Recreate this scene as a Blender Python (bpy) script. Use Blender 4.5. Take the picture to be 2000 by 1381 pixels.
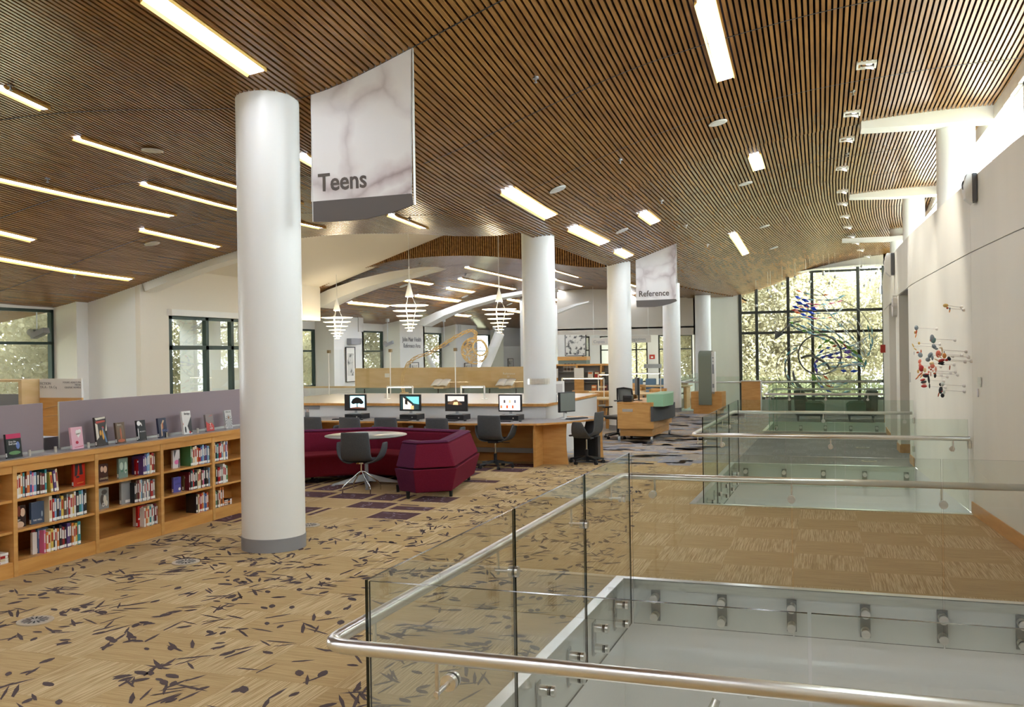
import bpy, math, random
from mathutils import Vector, Matrix
import numpy as np
for o in list(bpy.data.objects): bpy.data.objects.remove(o)
SC = bpy.context.scene
COL = SC.collection
R = random.Random(7)
PI = math.pi
# ---------------------------------------------------------------- camera
F_PX, YAW, PIT, ROL, CH = 1779.22, -0.326379, -0.000589, -0.0151958, 1.91123
FWD = np.array([math.sin(YAW)*math.cos(PIT), math.cos(YAW)*math.cos(PIT), math.sin(PIT)])
_R = np.array([math.cos(YAW), -math.sin(YAW), 0.0]); _U = np.cross(_R, FWD)
RT = math.cos(ROL)*_R + math.sin(ROL)*_U; UP = math.cos(ROL)*_U - math.sin(ROL)*_R
cam = bpy.data.cameras.new('camera'); camo = bpy.data.objects.new('camera', cam); COL.objects.link(camo)
cam.sensor_width = 36.0; cam.lens = F_PX/2000*36.0; cam.clip_start = 0.05; cam.clip_end = 400
camo.matrix_world = Matrix(((RT[0], UP[0], -FWD[0], 0), (RT[1], UP[1], -FWD[1], 0), (RT[2], UP[2], -FWD[2], CH), (0, 0, 0, 1)))
SC.camera = camo
# ---------------------------------------------------------------- world, sun, exposure
W = bpy.data.worlds.new('world'); SC.world = W; W.use_nodes = True
bg = W.node_tree.nodes['Background']; bg.inputs[0].default_value = (0.84, 0.925, 1.0, 1); bg.inputs[1].default_value = 6.0
sun = bpy.data.lights.new('sun', 'SUN'); sun.energy = 10.0; sun.angle = 0.01; sun.color = (1, .95, .84)
suno = bpy.data.objects.new('sun', sun); COL.objects.link(suno); suno.rotation_euler = (math.radians(6), math.radians(22), 0)
SC.view_settings.view_transform = 'Standard'; SC.view_settings.look = 'None'; SC.view_settings.gamma = 1
SC.view_settings.use_curve_mapping = False; SC.view_settings.exposure = 1.25
SC.cycles.use_denoising = True
SC.cycles.max_bounces = 10; SC.cycles.diffuse_bounces = 5; SC.cycles.glossy_bounces = 4
SC.cycles.transparent_max_bounces = 24; SC.cycles.transmission_bounces = 6; SC.cycles.sample_clamp_indirect = 6.0
SC.cycles.caustics_reflective = False; SC.cycles.caustics_refractive = False
STRIP = 12.0     # light strips
# ---------------------------------------------------------------- measuring helpers (pixels of the 2000x1381 frame)
def ray(x, y): return FWD + (x-1000)/F_PX*RT - (y-690.5)/F_PX*UP
def fl(x, y, z=0.0):
    d = ray(x, y); t = (z-CH)/d[2]; return (d[0]*t, d[1]*t, z)
def atY(x, y, Y):
    d = ray(x, y); t = Y/d[1]; return (d[0]*t, Y, CH+d[2]*t)
def atX(x, y, X):
    d = ray(x, y); t = X/d[0]; return (X, d[1]*t, CH+d[2]*t)
# ---------------------------------------------------------------- materials
def srgb(r, g, b):
    f = lambda c: ((c/255)/12.92 if c/255 <= .04045 else ((c/255+.055)/1.055)**2.4)
    return (f(r), f(g), f(b), 1)
MATS = {}
def mat(name, rgb, rough=.6, metal=0.0, emit=0.0, spec=.5, ergb=None, coat=0.0):
    if name in MATS: return MATS[name]
    m = bpy.data.materials.new(name); m.use_nodes = True; b = m.node_tree.nodes['Principled BSDF']
    c = srgb(*rgb); b.inputs['Base Color'].default_value = c; b.inputs['Roughness'].default_value = rough
    b.inputs['Metallic'].default_value = metal; b.inputs['Specular IOR Level'].default_value = spec
    if coat: b.inputs['Coat Weight'].default_value = coat
    if emit:
        b.inputs['Emission Color'].default_value = srgb(*(ergb or rgb)); b.inputs['Emission Strength'].default_value = emit
    MATS[name] = m; return m
def noisy(name, rgb, rgb2, scale=(8, 8, 8), rough=.6, detail=4, metal=0.0, bump=0.0, lo=.35, hi=.65, spec=.5):
    if name in MATS: return MATS[name]
    m = mat(name, rgb, rough, metal, spec=spec); nt = m.node_tree; b = nt.nodes['Principled BSDF']
    tc = nt.nodes.new('ShaderNodeTexCoord'); mp = nt.nodes.new('ShaderNodeMapping'); mp.inputs['Scale'].default_value = scale
    no = nt.nodes.new('ShaderNodeTexNoise'); no.inputs['Scale'].default_value = 1; no.inputs['Detail'].default_value = detail
    cr = nt.nodes.new('ShaderNodeValToRGB'); cr.color_ramp.elements[0].position = lo; cr.color_ramp.elements[1].position = hi
    cr.color_ramp.elements[0].color = srgb(*rgb); cr.color_ramp.elements[1].color = srgb(*rgb2)
    L = nt.links.new; L(tc.outputs['Object'], mp.inputs[0]); L(mp.outputs[0], no.inputs['Vector']); L(no.outputs['Fac'], cr.inputs[0]); L(cr.outputs[0], b.inputs['Base Color'])
    if bump:
        bp = nt.nodes.new('ShaderNodeBump'); bp.inputs['Strength'].default_value = bump; bp.inputs['Distance'].default_value = .01
        L(no.outputs['Fac'], bp.inputs['Height']); L(bp.outputs[0], b.inputs['Normal'])
    return m
def glass(name, tint, gl=(1, 1, 1), fmax=.35):
    m = bpy.data.materials.new(name); m.use_nodes = True; nt = m.node_tree; nt.nodes.clear()
    out = nt.nodes.new('ShaderNodeOutputMaterial'); mx = nt.nodes.new('ShaderNodeMixShader')
    t = nt.nodes.new('ShaderNodeBsdfTransparent'); t.inputs[0].default_value = (*tint, 1)
    g = nt.nodes.new('ShaderNodeBsdfGlossy'); g.inputs[0].default_value = (*gl, 1); g.inputs['Roughness'].default_value = 0.0
    fr = nt.nodes.new('ShaderNodeFresnel'); fr.inputs[0].default_value = 1.45
    mn = nt.nodes.new('ShaderNodeMath'); mn.operation = 'MINIMUM'; mn.inputs[1].default_value = fmax
    L = nt.links.new; L(fr.outputs[0], mn.inputs[0]); L(mn.outputs[0], mx.inputs[0]); L(t.outputs[0], mx.inputs[1]); L(g.outputs[0], mx.inputs[2]); L(mx.outputs[0], out.inputs[0])
    MATS[name] = m; return m
def carpet(name, a, b, c, fine=1.0):
    """tiles of .61 m laid in turned pairs, striped along each tile's own direction"""
    m = mat(name, a, .95, spec=.1); nt = m.node_tree; bs = nt.nodes['Principled BSDF']; N = nt.nodes.new; L = nt.links.new
    tc = N('ShaderNodeTexCoord'); sep = N('ShaderNodeSeparateXYZ'); L(tc.outputs['Object'], sep.inputs[0])
    def math_(op, *v):
        n = N('ShaderNodeMath'); n.operation = op
        for i, x in enumerate(v):
            if hasattr(x, 'links') or hasattr(x, 'is_linked'): L(x, n.inputs[i])
            else: n.inputs[i].default_value = x
        return n.outputs[0]
    ux = math_('DIVIDE', math_('ADD', sep.outputs[0], .86), .61); uy = math_('DIVIDE', math_('SUBTRACT', sep.outputs[1], 7.6855), .61)
    ix = math_('FLOOR', ux); iy = math_('FLOOR', uy)
    par = math_('FLOORED_MODULO', math_('ADD', ix, iy), 2.0)
    def stripes(sx, sy, off):
        cb = N('ShaderNodeCombineXYZ'); L(math_('MULTIPLY', sep.outputs[0], sx), cb.inputs[0]); L(math_('MULTIPLY', sep.outputs[1], sy), cb.inputs[1])
        L(math_('ADD', math_('MULTIPLY', ix, 7.3), math_('MULTIPLY', iy, 3.1)), cb.inputs[2])
        n = N('ShaderNodeTexNoise'); n.inputs['Scale'].default_value = 1; n.inputs['Detail'].default_value = 2.5; n.inputs['Roughness'].default_value = .6
        L(cb.outputs[0], n.inputs['Vector']); return n.outputs['Fac']
    n1 = stripes(150*fine, 3.0, 0); n2 = stripes(3.0, 150*fine, 5)
    def ramp(src, lo, hi, c1, c2):
        r = N('ShaderNodeValToRGB'); r.color_ramp.elements[0].position = lo; r.color_ramp.elements[1].position = hi
        r.color_ramp.elements[0].color = srgb(*c1); r.color_ramp.elements[1].color = srgb(*c2); L(src, r.inputs[0]); return r.outputs[0]
    c1 = ramp(n1, .42, .6, b, c); c2 = ramp(n2, .38, .62, a, b)
    mx = N('ShaderNodeMix'); mx.data_type = 'RGBA'; L(par, mx.inputs[0]); L(c1, mx.inputs[6]); L(c2, mx.inputs[7])
    fz = N('ShaderNodeTexNoise'); fz.inputs['Scale'].default_value = 260; L(tc.outputs['Object'], fz.inputs['Vector'])
    mm = N('ShaderNodeMix'); mm.data_type = 'RGBA'; mm.blend_type = 'MULTIPLY'; mm.inputs[0].default_value = .35
    rr = N('ShaderNodeValToRGB'); rr.color_ramp.elements[0].position = .3; rr.color_ramp.elements[1].position = .7
    rr.color_ramp.elements[0].color = (.55, .55, .55, 1); rr.color_ramp.elements[1].color = (1, 1, 1, 1); L(fz.outputs['Fac'], rr.inputs[0])
    L(mx.outputs[2], mm.inputs[6]); L(rr.outputs[0], mm.inputs[7]); L(mm.outputs[2], bs.inputs['Base Color'])
    return m
M = {}
M['white'] = mat('white_paint', (226, 226, 222), .55)
M['column'] = mat('column_paint', (232, 233, 229), .35)
M['cream'] = mat('cream_paint', (220, 214, 201), .6)
M['wallR'] = noisy('wall_plaster', (236, 234, 220), (230, 228, 214), (1.5, 1.5, .3), .45)
M['grey_band'] = mat('grey_vinyl', (140, 141, 144), .5)
M['slat'] = noisy('oak_slat', (122, 84, 42), (150, 108, 58), (14, .6, 14), .27, 3, spec=.7)
M['slat_back'] = mat('dark_felt', (24, 16, 12), .95, spec=.05)
M['maple'] = noisy('maple', (198, 146, 80), (212, 162, 96), (3, 3, 18), .38, 4)
M['maple_h'] = noisy('maple_along', (196, 140, 72), (212, 158, 88), (18, 2.0, 18), .35, 4)
M['maple_light'] = noisy('maple_pale', (206, 176, 124), (216, 188, 140), (2, 2, 9), .45, 4)
M['maple_in'] = noisy('maple_back', (176, 118, 56), (190, 132, 68), (3, 3, 18), .45, 4)
M['steel'] = noisy('brushed_steel', (222, 220, 214), (234, 232, 226), (4, 4, 40), .28, 3, metal=1.0)
M['steel_pl'] = mat('steel_plate', (150, 150, 150), .35, 1.0)
M['chrome'] = mat('chrome', (220, 220, 220), .08, 1.0)
M['alu'] = mat('aluminium_edge', (205, 205, 200), .35, 1.0)
M['black'] = mat('black_plastic', (28, 28, 30), .4)
M['dark'] = mat('dark_gap', (14, 14, 14), .7)
M['char'] = noisy('charcoal_fabric', (72, 74, 76), (80, 82, 84), (90, 90, 90), .8, 2)
M['mesh'] = mat('mesh_back', (120, 124, 124), .8)
M['frame_green'] = mat('window_frame', (44, 62, 58), .4, .3)
M['frame_dark'] = mat('mullion_dark', (62, 64, 58), .5, .2)
M['red1'] = noisy('plum_fabric', (100, 22, 42), (112, 27, 48), (120, 120, 120), .9, 2, spec=.15)
M['red2'] = noisy('crimson_fabric', (104, 22, 32), (116, 27, 38), (120, 120, 120), .9, 2, spec=.15)
M['plum'] = noisy('aubergine_fabric', (84, 34, 62), (94, 40, 70), (120, 120, 120), .9, 2, spec=.15)
M['mauve'] = mat('mauve_panel', (146, 131, 136), .6)
M['tabletop'] = mat('grey_laminate', (132, 132, 124), .3)
M['desktop'] = mat('grey_linoleum', (150, 146, 146), .35)
M['silver'] = mat('silver_paint', (176, 182, 186), .35, .5)
M['green_fab'] = noisy('green_fabric', (52, 94, 70), (60, 106, 80), (60, 60, 60), .8, 2)
M['green_dark'] = noisy('dark_green_fabric', (38, 58, 48), (46, 68, 56), (60, 60, 60), .8, 2)
M['green_glass'] = mat('frosted_green', (150, 196, 160), .3)
M['kiosk'] = mat('sage_grey_paint', (122, 130, 118), .45, .2)
M['paper'] = mat('paper', (232, 230, 224), .7)
M['ink'] = mat('warm_ink', (92, 84, 78), .6)
M['ink_light'] = mat('pale_ink', (150, 150, 152), .6)
M['gold_wire'] = mat('gold_wire', (216, 184, 120), .45, .2)
M['shade'] = mat('pendant_shade', (255, 250, 236), .4, emit=2.4, ergb=(255, 236, 200))
M['lamp'] = mat('lamp_tube', (255, 246, 220), .4, emit=9.0, ergb=(255, 240, 205))
M['strip'] = mat('light_diffuser', (255, 240, 205), .4, emit=STRIP, ergb=(232, 240, 255))
M['strip_edge'] = mat('brass_reflector', (246, 204, 116), .5)
M['glow'] = mat('spot_lens', (255, 250, 240), .4, emit=6.0)
M['speaker'] = mat('speaker_grille', (205, 205, 202), .7)
M['leafmark'] = mat('leaf_yarn', (94, 82, 80), .95, spec=.05)
M['purple'] = mat('purple_yarn', (96, 72, 74), .95, spec=.05)
M['leaflight'] = mat('lilac_yarn', (142, 128, 138), .95, spec=.05)
M['redbox'] = mat('alarm_red', (176, 52, 36), .5)
M['leaf'] = noisy('tree_leaf', (146, 142, 114), (184, 178, 152), (.9, .9, .9), .95, 3, spec=.03)
nt = M['leaf'].node_tree; b_ = nt.nodes['Principled BSDF']
tr = nt.nodes.new('ShaderNodeBsdfTranslucent'); tr.inputs[0].default_value = srgb(168, 162, 130); mxs = nt.nodes.new('ShaderNodeMixShader'); mxs.inputs[0].default_value = .5
nt.links.new(b_.outputs[0], mxs.inputs[1]); nt.links.new(tr.outputs[0], mxs.inputs[2]); nt.links.new(mxs.outputs[0], nt.nodes['Material Output'].inputs[0])
M['bark'] = noisy('bark', (150, 142, 126), (176, 168, 150), (3, 3, 1), .9)
M['ground'] = noisy('outside_ground', (150, 152, 120), (170, 168, 140), (.4, .4, .4), .95)
M['void_floor'] = mat('pale_floor', (205, 204, 200), .6)
G_RAIL = glass('guard_glass', (.955, .97, .96), fmax=.22)
G_RAILG = glass('guard_glass_green', (.925, .96, .935), fmax=.18)
G_PANE = glass('window_glass', (.97, .985, .975), fmax=.15)
G_SCREEN = glass('screen_glass', (.98, .99, .985), fmax=.035)
M['edge'] = mat('glass_edge_dark', (16, 26, 20), .15)
M['edge_l'] = mat('glass_edge_green', (120, 168, 146), .2)
CARPET = carpet('carpet_tan', (208, 180, 130), (184, 155, 108), (224, 200, 154))
CARPET_G = carpet('carpet_grey', (150, 146, 142), (136, 132, 130), (164, 162, 158))
CARPET_M = carpet('carpet_mixed', (186, 170, 146), (166, 164, 164), (196, 186, 168), .5)
# ---------------------------------------------------------------- mesh builder
class MB:
    def __init__(s): s.v = []; s.f = []; s.mi = []; s.sm = []
    def face(s, pts, mi=0, sm=False):
        n = len(s.v); s.v += [tuple(p) for p in pts]; s.f.append(tuple(range(n, n+len(pts)))); s.mi.append(mi); s.sm.append(sm); return s
    def hexa(s, p, mi=0, cols=None):   # p: 8 points, bottom ring 0-3 then top ring 4-7
        n = len(s.v); s.v += [tuple(q) for q in p]
        for k, q in enumerate(((3, 2, 1, 0), (4, 5, 6, 7), (0, 1, 5, 4), (1, 2, 6, 5), (2, 3, 7, 6), (3, 0, 4, 7))):
            s.f.append(tuple(n+i for i in q)); s.mi.append(cols[k] if cols else mi); s.sm.append(False)
        return s
    def box(s, x0, x1, y0, y1, z0, z1, mi=0, cols=None):
        return s.hexa([(x0, y0, z0), (x1, y0, z0), (x1, y1, z0), (x0, y1, z0), (x0, y0, z1), (x1, y0, z1), (x1, y1, z1), (x0, y1, z1)], mi, cols)
    def obox(s, c, u, L_, w, z0, z1, mi=0, cols=None):  # box centred on c along unit 2-D direction u
        a = Vector((u[0], u[1], 0)).normalized(); n = Vector((-a.y, a.x, 0)); c = Vector((c[0], c[1], 0))
        q = [c-a*L_/2-n*w/2, c+a*L_/2-n*w/2, c+a*L_/2+n*w/2, c-a*L_/2+n*w/2]
        return s.hexa([(p.x, p.y, z0) for p in q]+[(p.x, p.y, z1) for p in q], mi, cols)
    def prism(s, poly, z0, z1, mi=0, top=None):
        n = len(s.v); k = len(poly)
        s.v += [(p[0], p[1], z0) for p in poly]+[(p[0], p[1], z1) for p in poly]
        s.f.append(tuple(range(n+k-1, n-1, -1))); s.mi.append(mi); s.sm.append(False)
        s.f.append(tuple(range(n+k, n+2*k))); s.mi.append(mi if top is None else top); s.sm.append(False)
        for i in range(k):
            j = (i+1) % k; s.f.append((n+i, n+j, n+k+j, n+k+i)); s.mi.append(mi); s.sm.append(False)
        return s
    def extr(s, poly3, d, mi=0, sidemi=None):   # planar polygon pushed along vector d
        n = len(s.v); k = len(poly3); d = Vector(d); P_ = [Vector(p) for p in poly3]
        s.v += [tuple(p) for p in P_]+[tuple(p+d) for p in P_]
        s.f.append(tuple(range(n+k-1, n-1, -1))); s.mi.append(mi); s.sm.append(False)
        s.f.append(tuple(range(n+k, n+2*k))); s.mi.append(mi); s.sm.append(False)
        for i in range(k):
            j = (i+1) % k; s.f.append((n+i, n+j, n+k+j, n+k+i)); s.mi.append(mi if sidemi is None else sidemi); s.sm.append(False)
        return s
    def cyl(s, p0, p1, r0, r1=None, n=16, mi=0, caps=True):
        r1 = r0 if r1 is None else r1; p0 = Vector(p0); p1 = Vector(p1); d = (p1-p0).normalized()
        a = d.orthogonal().normalized(); b = d.cross(a); k = len(s.v)
        A = [p0+(a*math.cos(2*PI*i/n)+b*math.sin(2*PI*i/n))*r0 for i in range(n)]
        B = [p1+(a*math.cos(2*PI*i/n)+b*math.sin(2*PI*i/n))*r1 for i in range(n)]
        s.v += [tuple(q) for q in A+B]
        for i in range(n):
            j = (i+1) % n; s.f.append((k+i, k+j, k+n+j, k+n+i)); s.mi.append(mi); s.sm.append(True)
        if caps: s.face(A[::-1], mi); s.face(B, mi)
        return s
    def tube(s, pts, r, n=8, mi=0, closed=False):
        P_ = [Vector(p) for p in pts]; m_ = len(P_); k = len(s.v); prev = None
        for i, p in enumerate(P_):
            if closed: d = P_[(i+1) % m_]-P_[i-1]
            else: d = P_[min(i+1, m_-1)]-P_[max(i-1, 0)]
            d = d.normalized() if d.length > 1e-9 else Vector((0, 0, 1))
            a = d.orthogonal().normalized() if prev is None else (prev-d*prev.dot(d))
            a = a.normalized() if a.length > 1e-6 else d.orthogonal().normalized()
            prev = a; b = d.cross(a); rr = r[i] if isinstance(r, (list, tuple)) else r
            s.v += [tuple(p+(a*math.cos(2*PI*q/n)+b*math.sin(2*PI*q/n))*rr) for q in range(n)]
        for i in range(m_ if closed else m_-1):
            i2 = (i+1) % m_
            for q in range(n):
                q2 = (q+1) % n; s.f.append((k+i*n+q, k+i*n+q2, k+i2*n+q2, k+i2*n+q)); s.mi.append(mi); s.sm.append(True)
        if not closed:
            s.f.append(tuple(k+q for q in range(n-1, -1, -1))); s.mi.append(mi); s.sm.append(False)
            s.f.append(tuple(k+(m_-1)*n+q for q in range(n))); s.mi.append(mi); s.sm.append(False)
        return s
    def lathe(s, prof, c=(0, 0, 0), n=24, mi=0, axis=None):
        k = len(s.v); m_ = len(prof)
        for r, z in prof:
            for i in range(n):
                a = 2*PI*i/n; s.v.append((c[0]+r*math.cos(a), c[1]+r*math.sin(a), c[2]+z))
        for q in range(m_-1):
            for i in range(n):
                j = (i+1) % n; s.f.append((k+q*n+i, k+q*n+j, k+(q+1)*n+j, k+(q+1)*n+i)); s.mi.append(mi); s.sm.append(True)
        return s
    def ball(s, c, r, n=10, mi=0, sc=(1, 1, 1)):
        k = len(s.v); m_ = n//2+1
        for q in range(m_):
            t = PI*q/(m_-1)
            for i in range(n):
                a = 2*PI*i/n; s.v.append((c[0]+r*sc[0]*math.sin(t)*math.cos(a), c[1]+r*sc[1]*math.sin(t)*math.sin(a), c[2]+r*sc[2]*math.cos(t)))
        for q in range(m_-1):
            for i in range(n):
                j = (i+1) % n; s.f.append((k+q*n+i, k+(q+1)*n+i, k+(q+1)*n+j, k+q*n+j)); s.mi.append(mi); s.sm.append(True)
        return s
    def sheet(s, grid, mi=0, sm=True):   # grid of rows of points
        k = len(s.v); h = len(grid); w = len(grid[0])
        for row in grid: s.v += [tuple(p) for p in row]
        for i in range(h-1):
            for j in range(w-1):
                s.f.append((k+i*w+j, k+i*w+j+1, k+(i+1)*w+j+1, k+(i+1)*w+j)); s.mi.append(mi); s.sm.append(sm)
        return s
    def build(s, name, mats, parent=None, loc=None, rotz=0, rot=None, bevel=0, solid=0, sub=0):
        me = bpy.data.meshes.new(name)
        v = s.v
        if loc is not None and parent is None and rotz == 0 and rot is None and getattr(s, 'world', False):
            v = [(p[0]-loc[0], p[1]-loc[1], p[2]-loc[2]) for p in v]
        me.from_pydata(v, [], s.f)
        mats = mats if isinstance(mats, (list, tuple)) else [mats]
        for m in mats: me.materials.append(m)
        me.polygons.foreach_set('material_index', s.mi); me.polygons.foreach_set('use_smooth', s.sm)
        me.update()
        o = bpy.data.objects.new(name, me); COL.objects.link(o)
        if parent is not None: o.parent = parent
        if loc is not None: o.location = loc
        if rot is not None: o.rotation_euler = rot
        elif rotz: o.rotation_euler = (0, 0, rotz)
        if solid:
            q = o.modifiers.new('solidify', 'SOLIDIFY'); q.thickness = solid; q.offset = 0
        if sub:
            q = o.modifiers.new('subdivision', 'SUBSURF'); q.levels = sub; q.render_levels = sub
        if bevel:
            q = o.modifiers.new('bevel', 'BEVEL'); q.width = bevel; q.segments = 2; q.limit_method = 'ANGLE'; q.angle_limit = .6
        return o
def Wm(): m = MB(); m.world = True; return m
def tag(o, label=None, cat=None, group=None, kind=None):
    if label: o['label'] = label
    if cat: o['category'] = cat
    if group: o['group'] = group
    if kind: o['kind'] = kind
    return o
def thing(name, label, cat, loc=(0, 0, 0), rotz=0, group=None):
    o = bpy.data.objects.new(name, None); COL.objects.link(o); o.empty_display_size = .1
    o.location = loc; o.rotation_euler = (0, 0, rotz); return tag(o, label, cat, group)
def dup(src, loc=None, rotz=None, label=None, scale=None, group=None):
    def cp(o, par):
        c = o.copy(); COL.objects.link(c)
        if par is not None: c.parent = par
        for ch in list(o.children): cp(ch, c)
        return c
    r = cp(src, None)
    if loc is not None: r.location = loc
    if rotz is not None: r.rotation_euler = (0, 0, rotz)
    if label: r['label'] = label
    if group: r['group'] = group
    if scale: r.scale = scale
    return r
def struct(name, mb, mats, **k): return tag(mb.build(name, mats, **k), kind='structure')
def text(body, size, m, parent, loc, rot, name='lettering', ext=.002, align='LEFT', sx=1.0, bold=0.0):
    cu = bpy.data.curves.new(name, 'FONT'); cu.body = body; cu.size = size; cu.extrude = ext; cu.offset = bold*size; cu.align_x = align; cu.resolution_u = 3
    tmp = bpy.data.objects.new('tmp', cu); me = bpy.data.meshes.new_from_object(tmp); bpy.data.objects.remove(tmp)
    me.materials.clear(); me.materials.append(m)
    o = bpy.data.objects.new(name, me); COL.objects.link(o); o.parent = parent; o.location = loc; o.rotation_euler = rot; o.scale = (sx, 1, 1)
    return o
# ================================================================ ceiling heights
XN = [-18, -15, -14.2, -12.9, -12, -10.75, -10, -9, -8.1, -7, -6.26, -5.6, -4.8, -4.2, -3.4, -2.2, -1.36, 0, 1.6, 3, 6]
ZN = [2.5, 2.93, 3.05, 3.38, 3.62, 3.92, 4.05, 4.13, 4.14, 4.08, 4.0, 3.94, 3.95, 4.12, 4.42, 4.84, 5.04, 5.27, 5.38, 5.38, 5.38]
XC = [-18, -16, -15, -14.2, -13.42, -12, -10.8, -9.44, -8.17, -7.07, -6, -5.2, -4.8, -4.2, -3.4]
ZC = [2.8, 2.95, 3.08, 3.26, 3.53, 4.12, 4.40, 4.47, 4.42, 4.28, 4.08, 3.96, 3.95, 4.12, 4.42]
def smooth(xs, xn, zn):
    out = 0
    for d, w in ((-.45, .2), (-.2, .2), (0, .2), (.2, .2), (.45, .2)): out = out+w*np.interp(xs+d, xn, zn)
    return out
def dn(Y): return 0.0 if Y > 14.87 else (.0105*(14.87-Y)**2 if Y > 7.93 else .505+.13*(7.93-Y))
def sh(Y): return .006*(Y-19)**2 if Y > 19 else 0.0
def zc(x0, Y): return float(smooth(x0, XN, ZN))+dn(Y)       # x0: position before the plan bends
def zfar(x): return float(smooth(x, XC, ZC))
def hit(px, py, z=zc, y0=3.0, y1=45.0):
    d = ray(px, py); d = d/d[1]; Y = y0
    while Y < y1:
        x = d[0]*Y; zz = CH+d[2]*Y
        if zz >= z(x-sh(Y) if z is zc else x, Y): return (x, Y, zz)
        Y += .01
    return None
def zfar2(x, Y): return zfar(x)
# ---- slatted ceilings (one mesh each: slats over a dark backing)
def slats(name, x0, x1, ys, zf, bend, pitch=.06, w=.036, h=.04):
    m = MB(); n = int((x1-x0)/pitch)
    for i in range(n+1):
        xa = x0+i*pitch; k = len(m.v)
        for Y in ys:
            X = xa+bend(Y); z = zf(xa, Y); dz = (zf(xa+.03, Y)-zf(xa-.03, Y))/.06*w/2
            m.v += [(X-w/2, Y, z-dz), (X+w/2, Y, z+dz), (X+w/2, Y, z+dz+h), (X-w/2, Y, z-dz+h)]
        for j in range(len(ys)-1):
            a = k+j*4
            for q in ((0, 1, 5, 4), (1, 2, 6, 5), (3, 0, 4, 7)):
                m.f.append(tuple(a+t for t in q)); m.mi.append(0); m.sm.append(False)
        m.f.append((k, k+3, k+2, k+1)); m.mi.append(0); m.sm.append(False)
    xs = list(np.linspace(x0-.03, x1+.03, 60))
    m.sheet([[(x+bend(Y), Y, zf(x, Y)+h+.03) for x in xs] for Y in ys], 1)
    m.sheet([[(x+bend(Y), Y, zf(x, Y)+h+.25) for x in xs] for Y in ys], 1)
    return struct(name, m, [M['slat'], M['slat_back']])
y_near = [-2, 3, 5.5, 6.8, 7.93, 8.7, 9.5, 10.25, 11, 11.8, 12.6, 13.7, 14.87]
y_far = [14.87, 17.2, 19.5, 21.8, 24, 26, 28, 30, 32, 34, 36.4]
slats('ceiling', -17.5, 2.52, y_near, zc, lambda Y: 0)
slats('ceiling', -4.85, 2.52, y_far, zc, sh)
slats('ceiling', -17.5, -4.9, [21.8, 26, 31, 37, 46], zfar2, lambda Y: 0)
m = MB(); xa = -4.85                                            # wedge closing the ceiling where the plan bends
while xa < -3.0:
    Y0 = max(21.8, 19+math.sqrt((xa+4.87)/.006)); m.box(xa-.018, xa+.018, Y0, 41, 3.945, 3.985); xa += .06
for i in range(20):
    ya = 22.5+18.5*i/20; yb = ya+18.5/20; m.face([(-4.9, ya, 4.02), (-4.86+min(1.9, sh(ya)), ya, 4.02), (-4.86+min(1.9, sh(yb)), yb, 4.02), (-4.9, yb, 4.02)], 1)
struct('ceiling', m, [M['slat'], M['slat_back']])
# seams between the ceiling panels (dark gaps following the wave)
m = MB()
for Y in (7.93, 10.25, 12.6, 17.2, 19.5, 21.8, 24.2, 26.5, 28.8, 31.2, 33.5):
    x0 = -16.8 if Y < 14 else -4.85
    xs = np.arange(x0, 2.5, .25)
    for a, b in zip(xs[:-1], xs[1:]):
        za, zb = zc(a, Y)-.0015, zc(b, Y)-.0015; s_ = sh(Y)
        m.face([(a+s_, Y-.012, za), (b+s_, Y-.012, zb), (b+s_, Y+.012, zb), (a+s_, Y+.012, za)])
for Y in (24.2, 26.5, 28.8, 31.2, 33.5, 36, 40):
    xs = np.arange(-16, -5, .25)
    for a, b in zip(xs[:-1], xs[1:]):
        m.face([(a, Y-.012, zfar(a)-.0015), (b, Y-.012, zfar(b)-.0015), (b, Y+.012, zfar(b)-.0015), (a, Y+.012, zfar(a)-.0015)])
struct('trim_1', m, M['dark'])
# ---- cream soffit and wooden fascia above the opening
def zs(x): return min(3.6+.327*(x+13.4), 5.35)
m = MB(); xs = [-15.6, -13.4, -12, -10, -9, -8.05, -6, -4.7]
m.sheet([[(x, Y, zs(x)) for x in xs] for Y in (14.6, 22.1)], 0, False)
m.sheet([[(x, Y, zs(x)+.2) for x in xs] for Y in (14.6, 22.1)], 0, False)
m.box(-4.87, -4.72, 14.87, 21.9, 4.02, 5.6)                        # side of the opening
m.box(-13.5, -4.7, 14.86, 14.9, 5.2, 5.6)
m.sheet([[(x, 14.93, zc(x, 14.87)+.04) for x in np.arange(-12.9, -4.7, .2)], [(x, 14.93, max(zs(x), zc(x, 14.87)+.06)) for x in np.arange(-12.9, -4.7, .2)]], 0, False)
struct('ceiling', m, M['cream'])
m = MB()
x = -13.3
while x < -4.95:
    zt = zs(x)+.02; zb = zfar(x)-.015
    if zt > zb+.02: m.box(x-.018, x+.018, 21.74, 21.79, zb, zt, 0)
    x += .06
m.sheet([[(x, 21.8, zfar(x)) for x in np.arange(-13.4, -4.8, .2)], [(x, 21.8, max(zs(x), zfar(x)+.01)) for x in np.arange(-13.4, -4.8, .2)]], 1, False)
struct('trim_2', m, [M['slat'], M['slat_back']])
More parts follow.
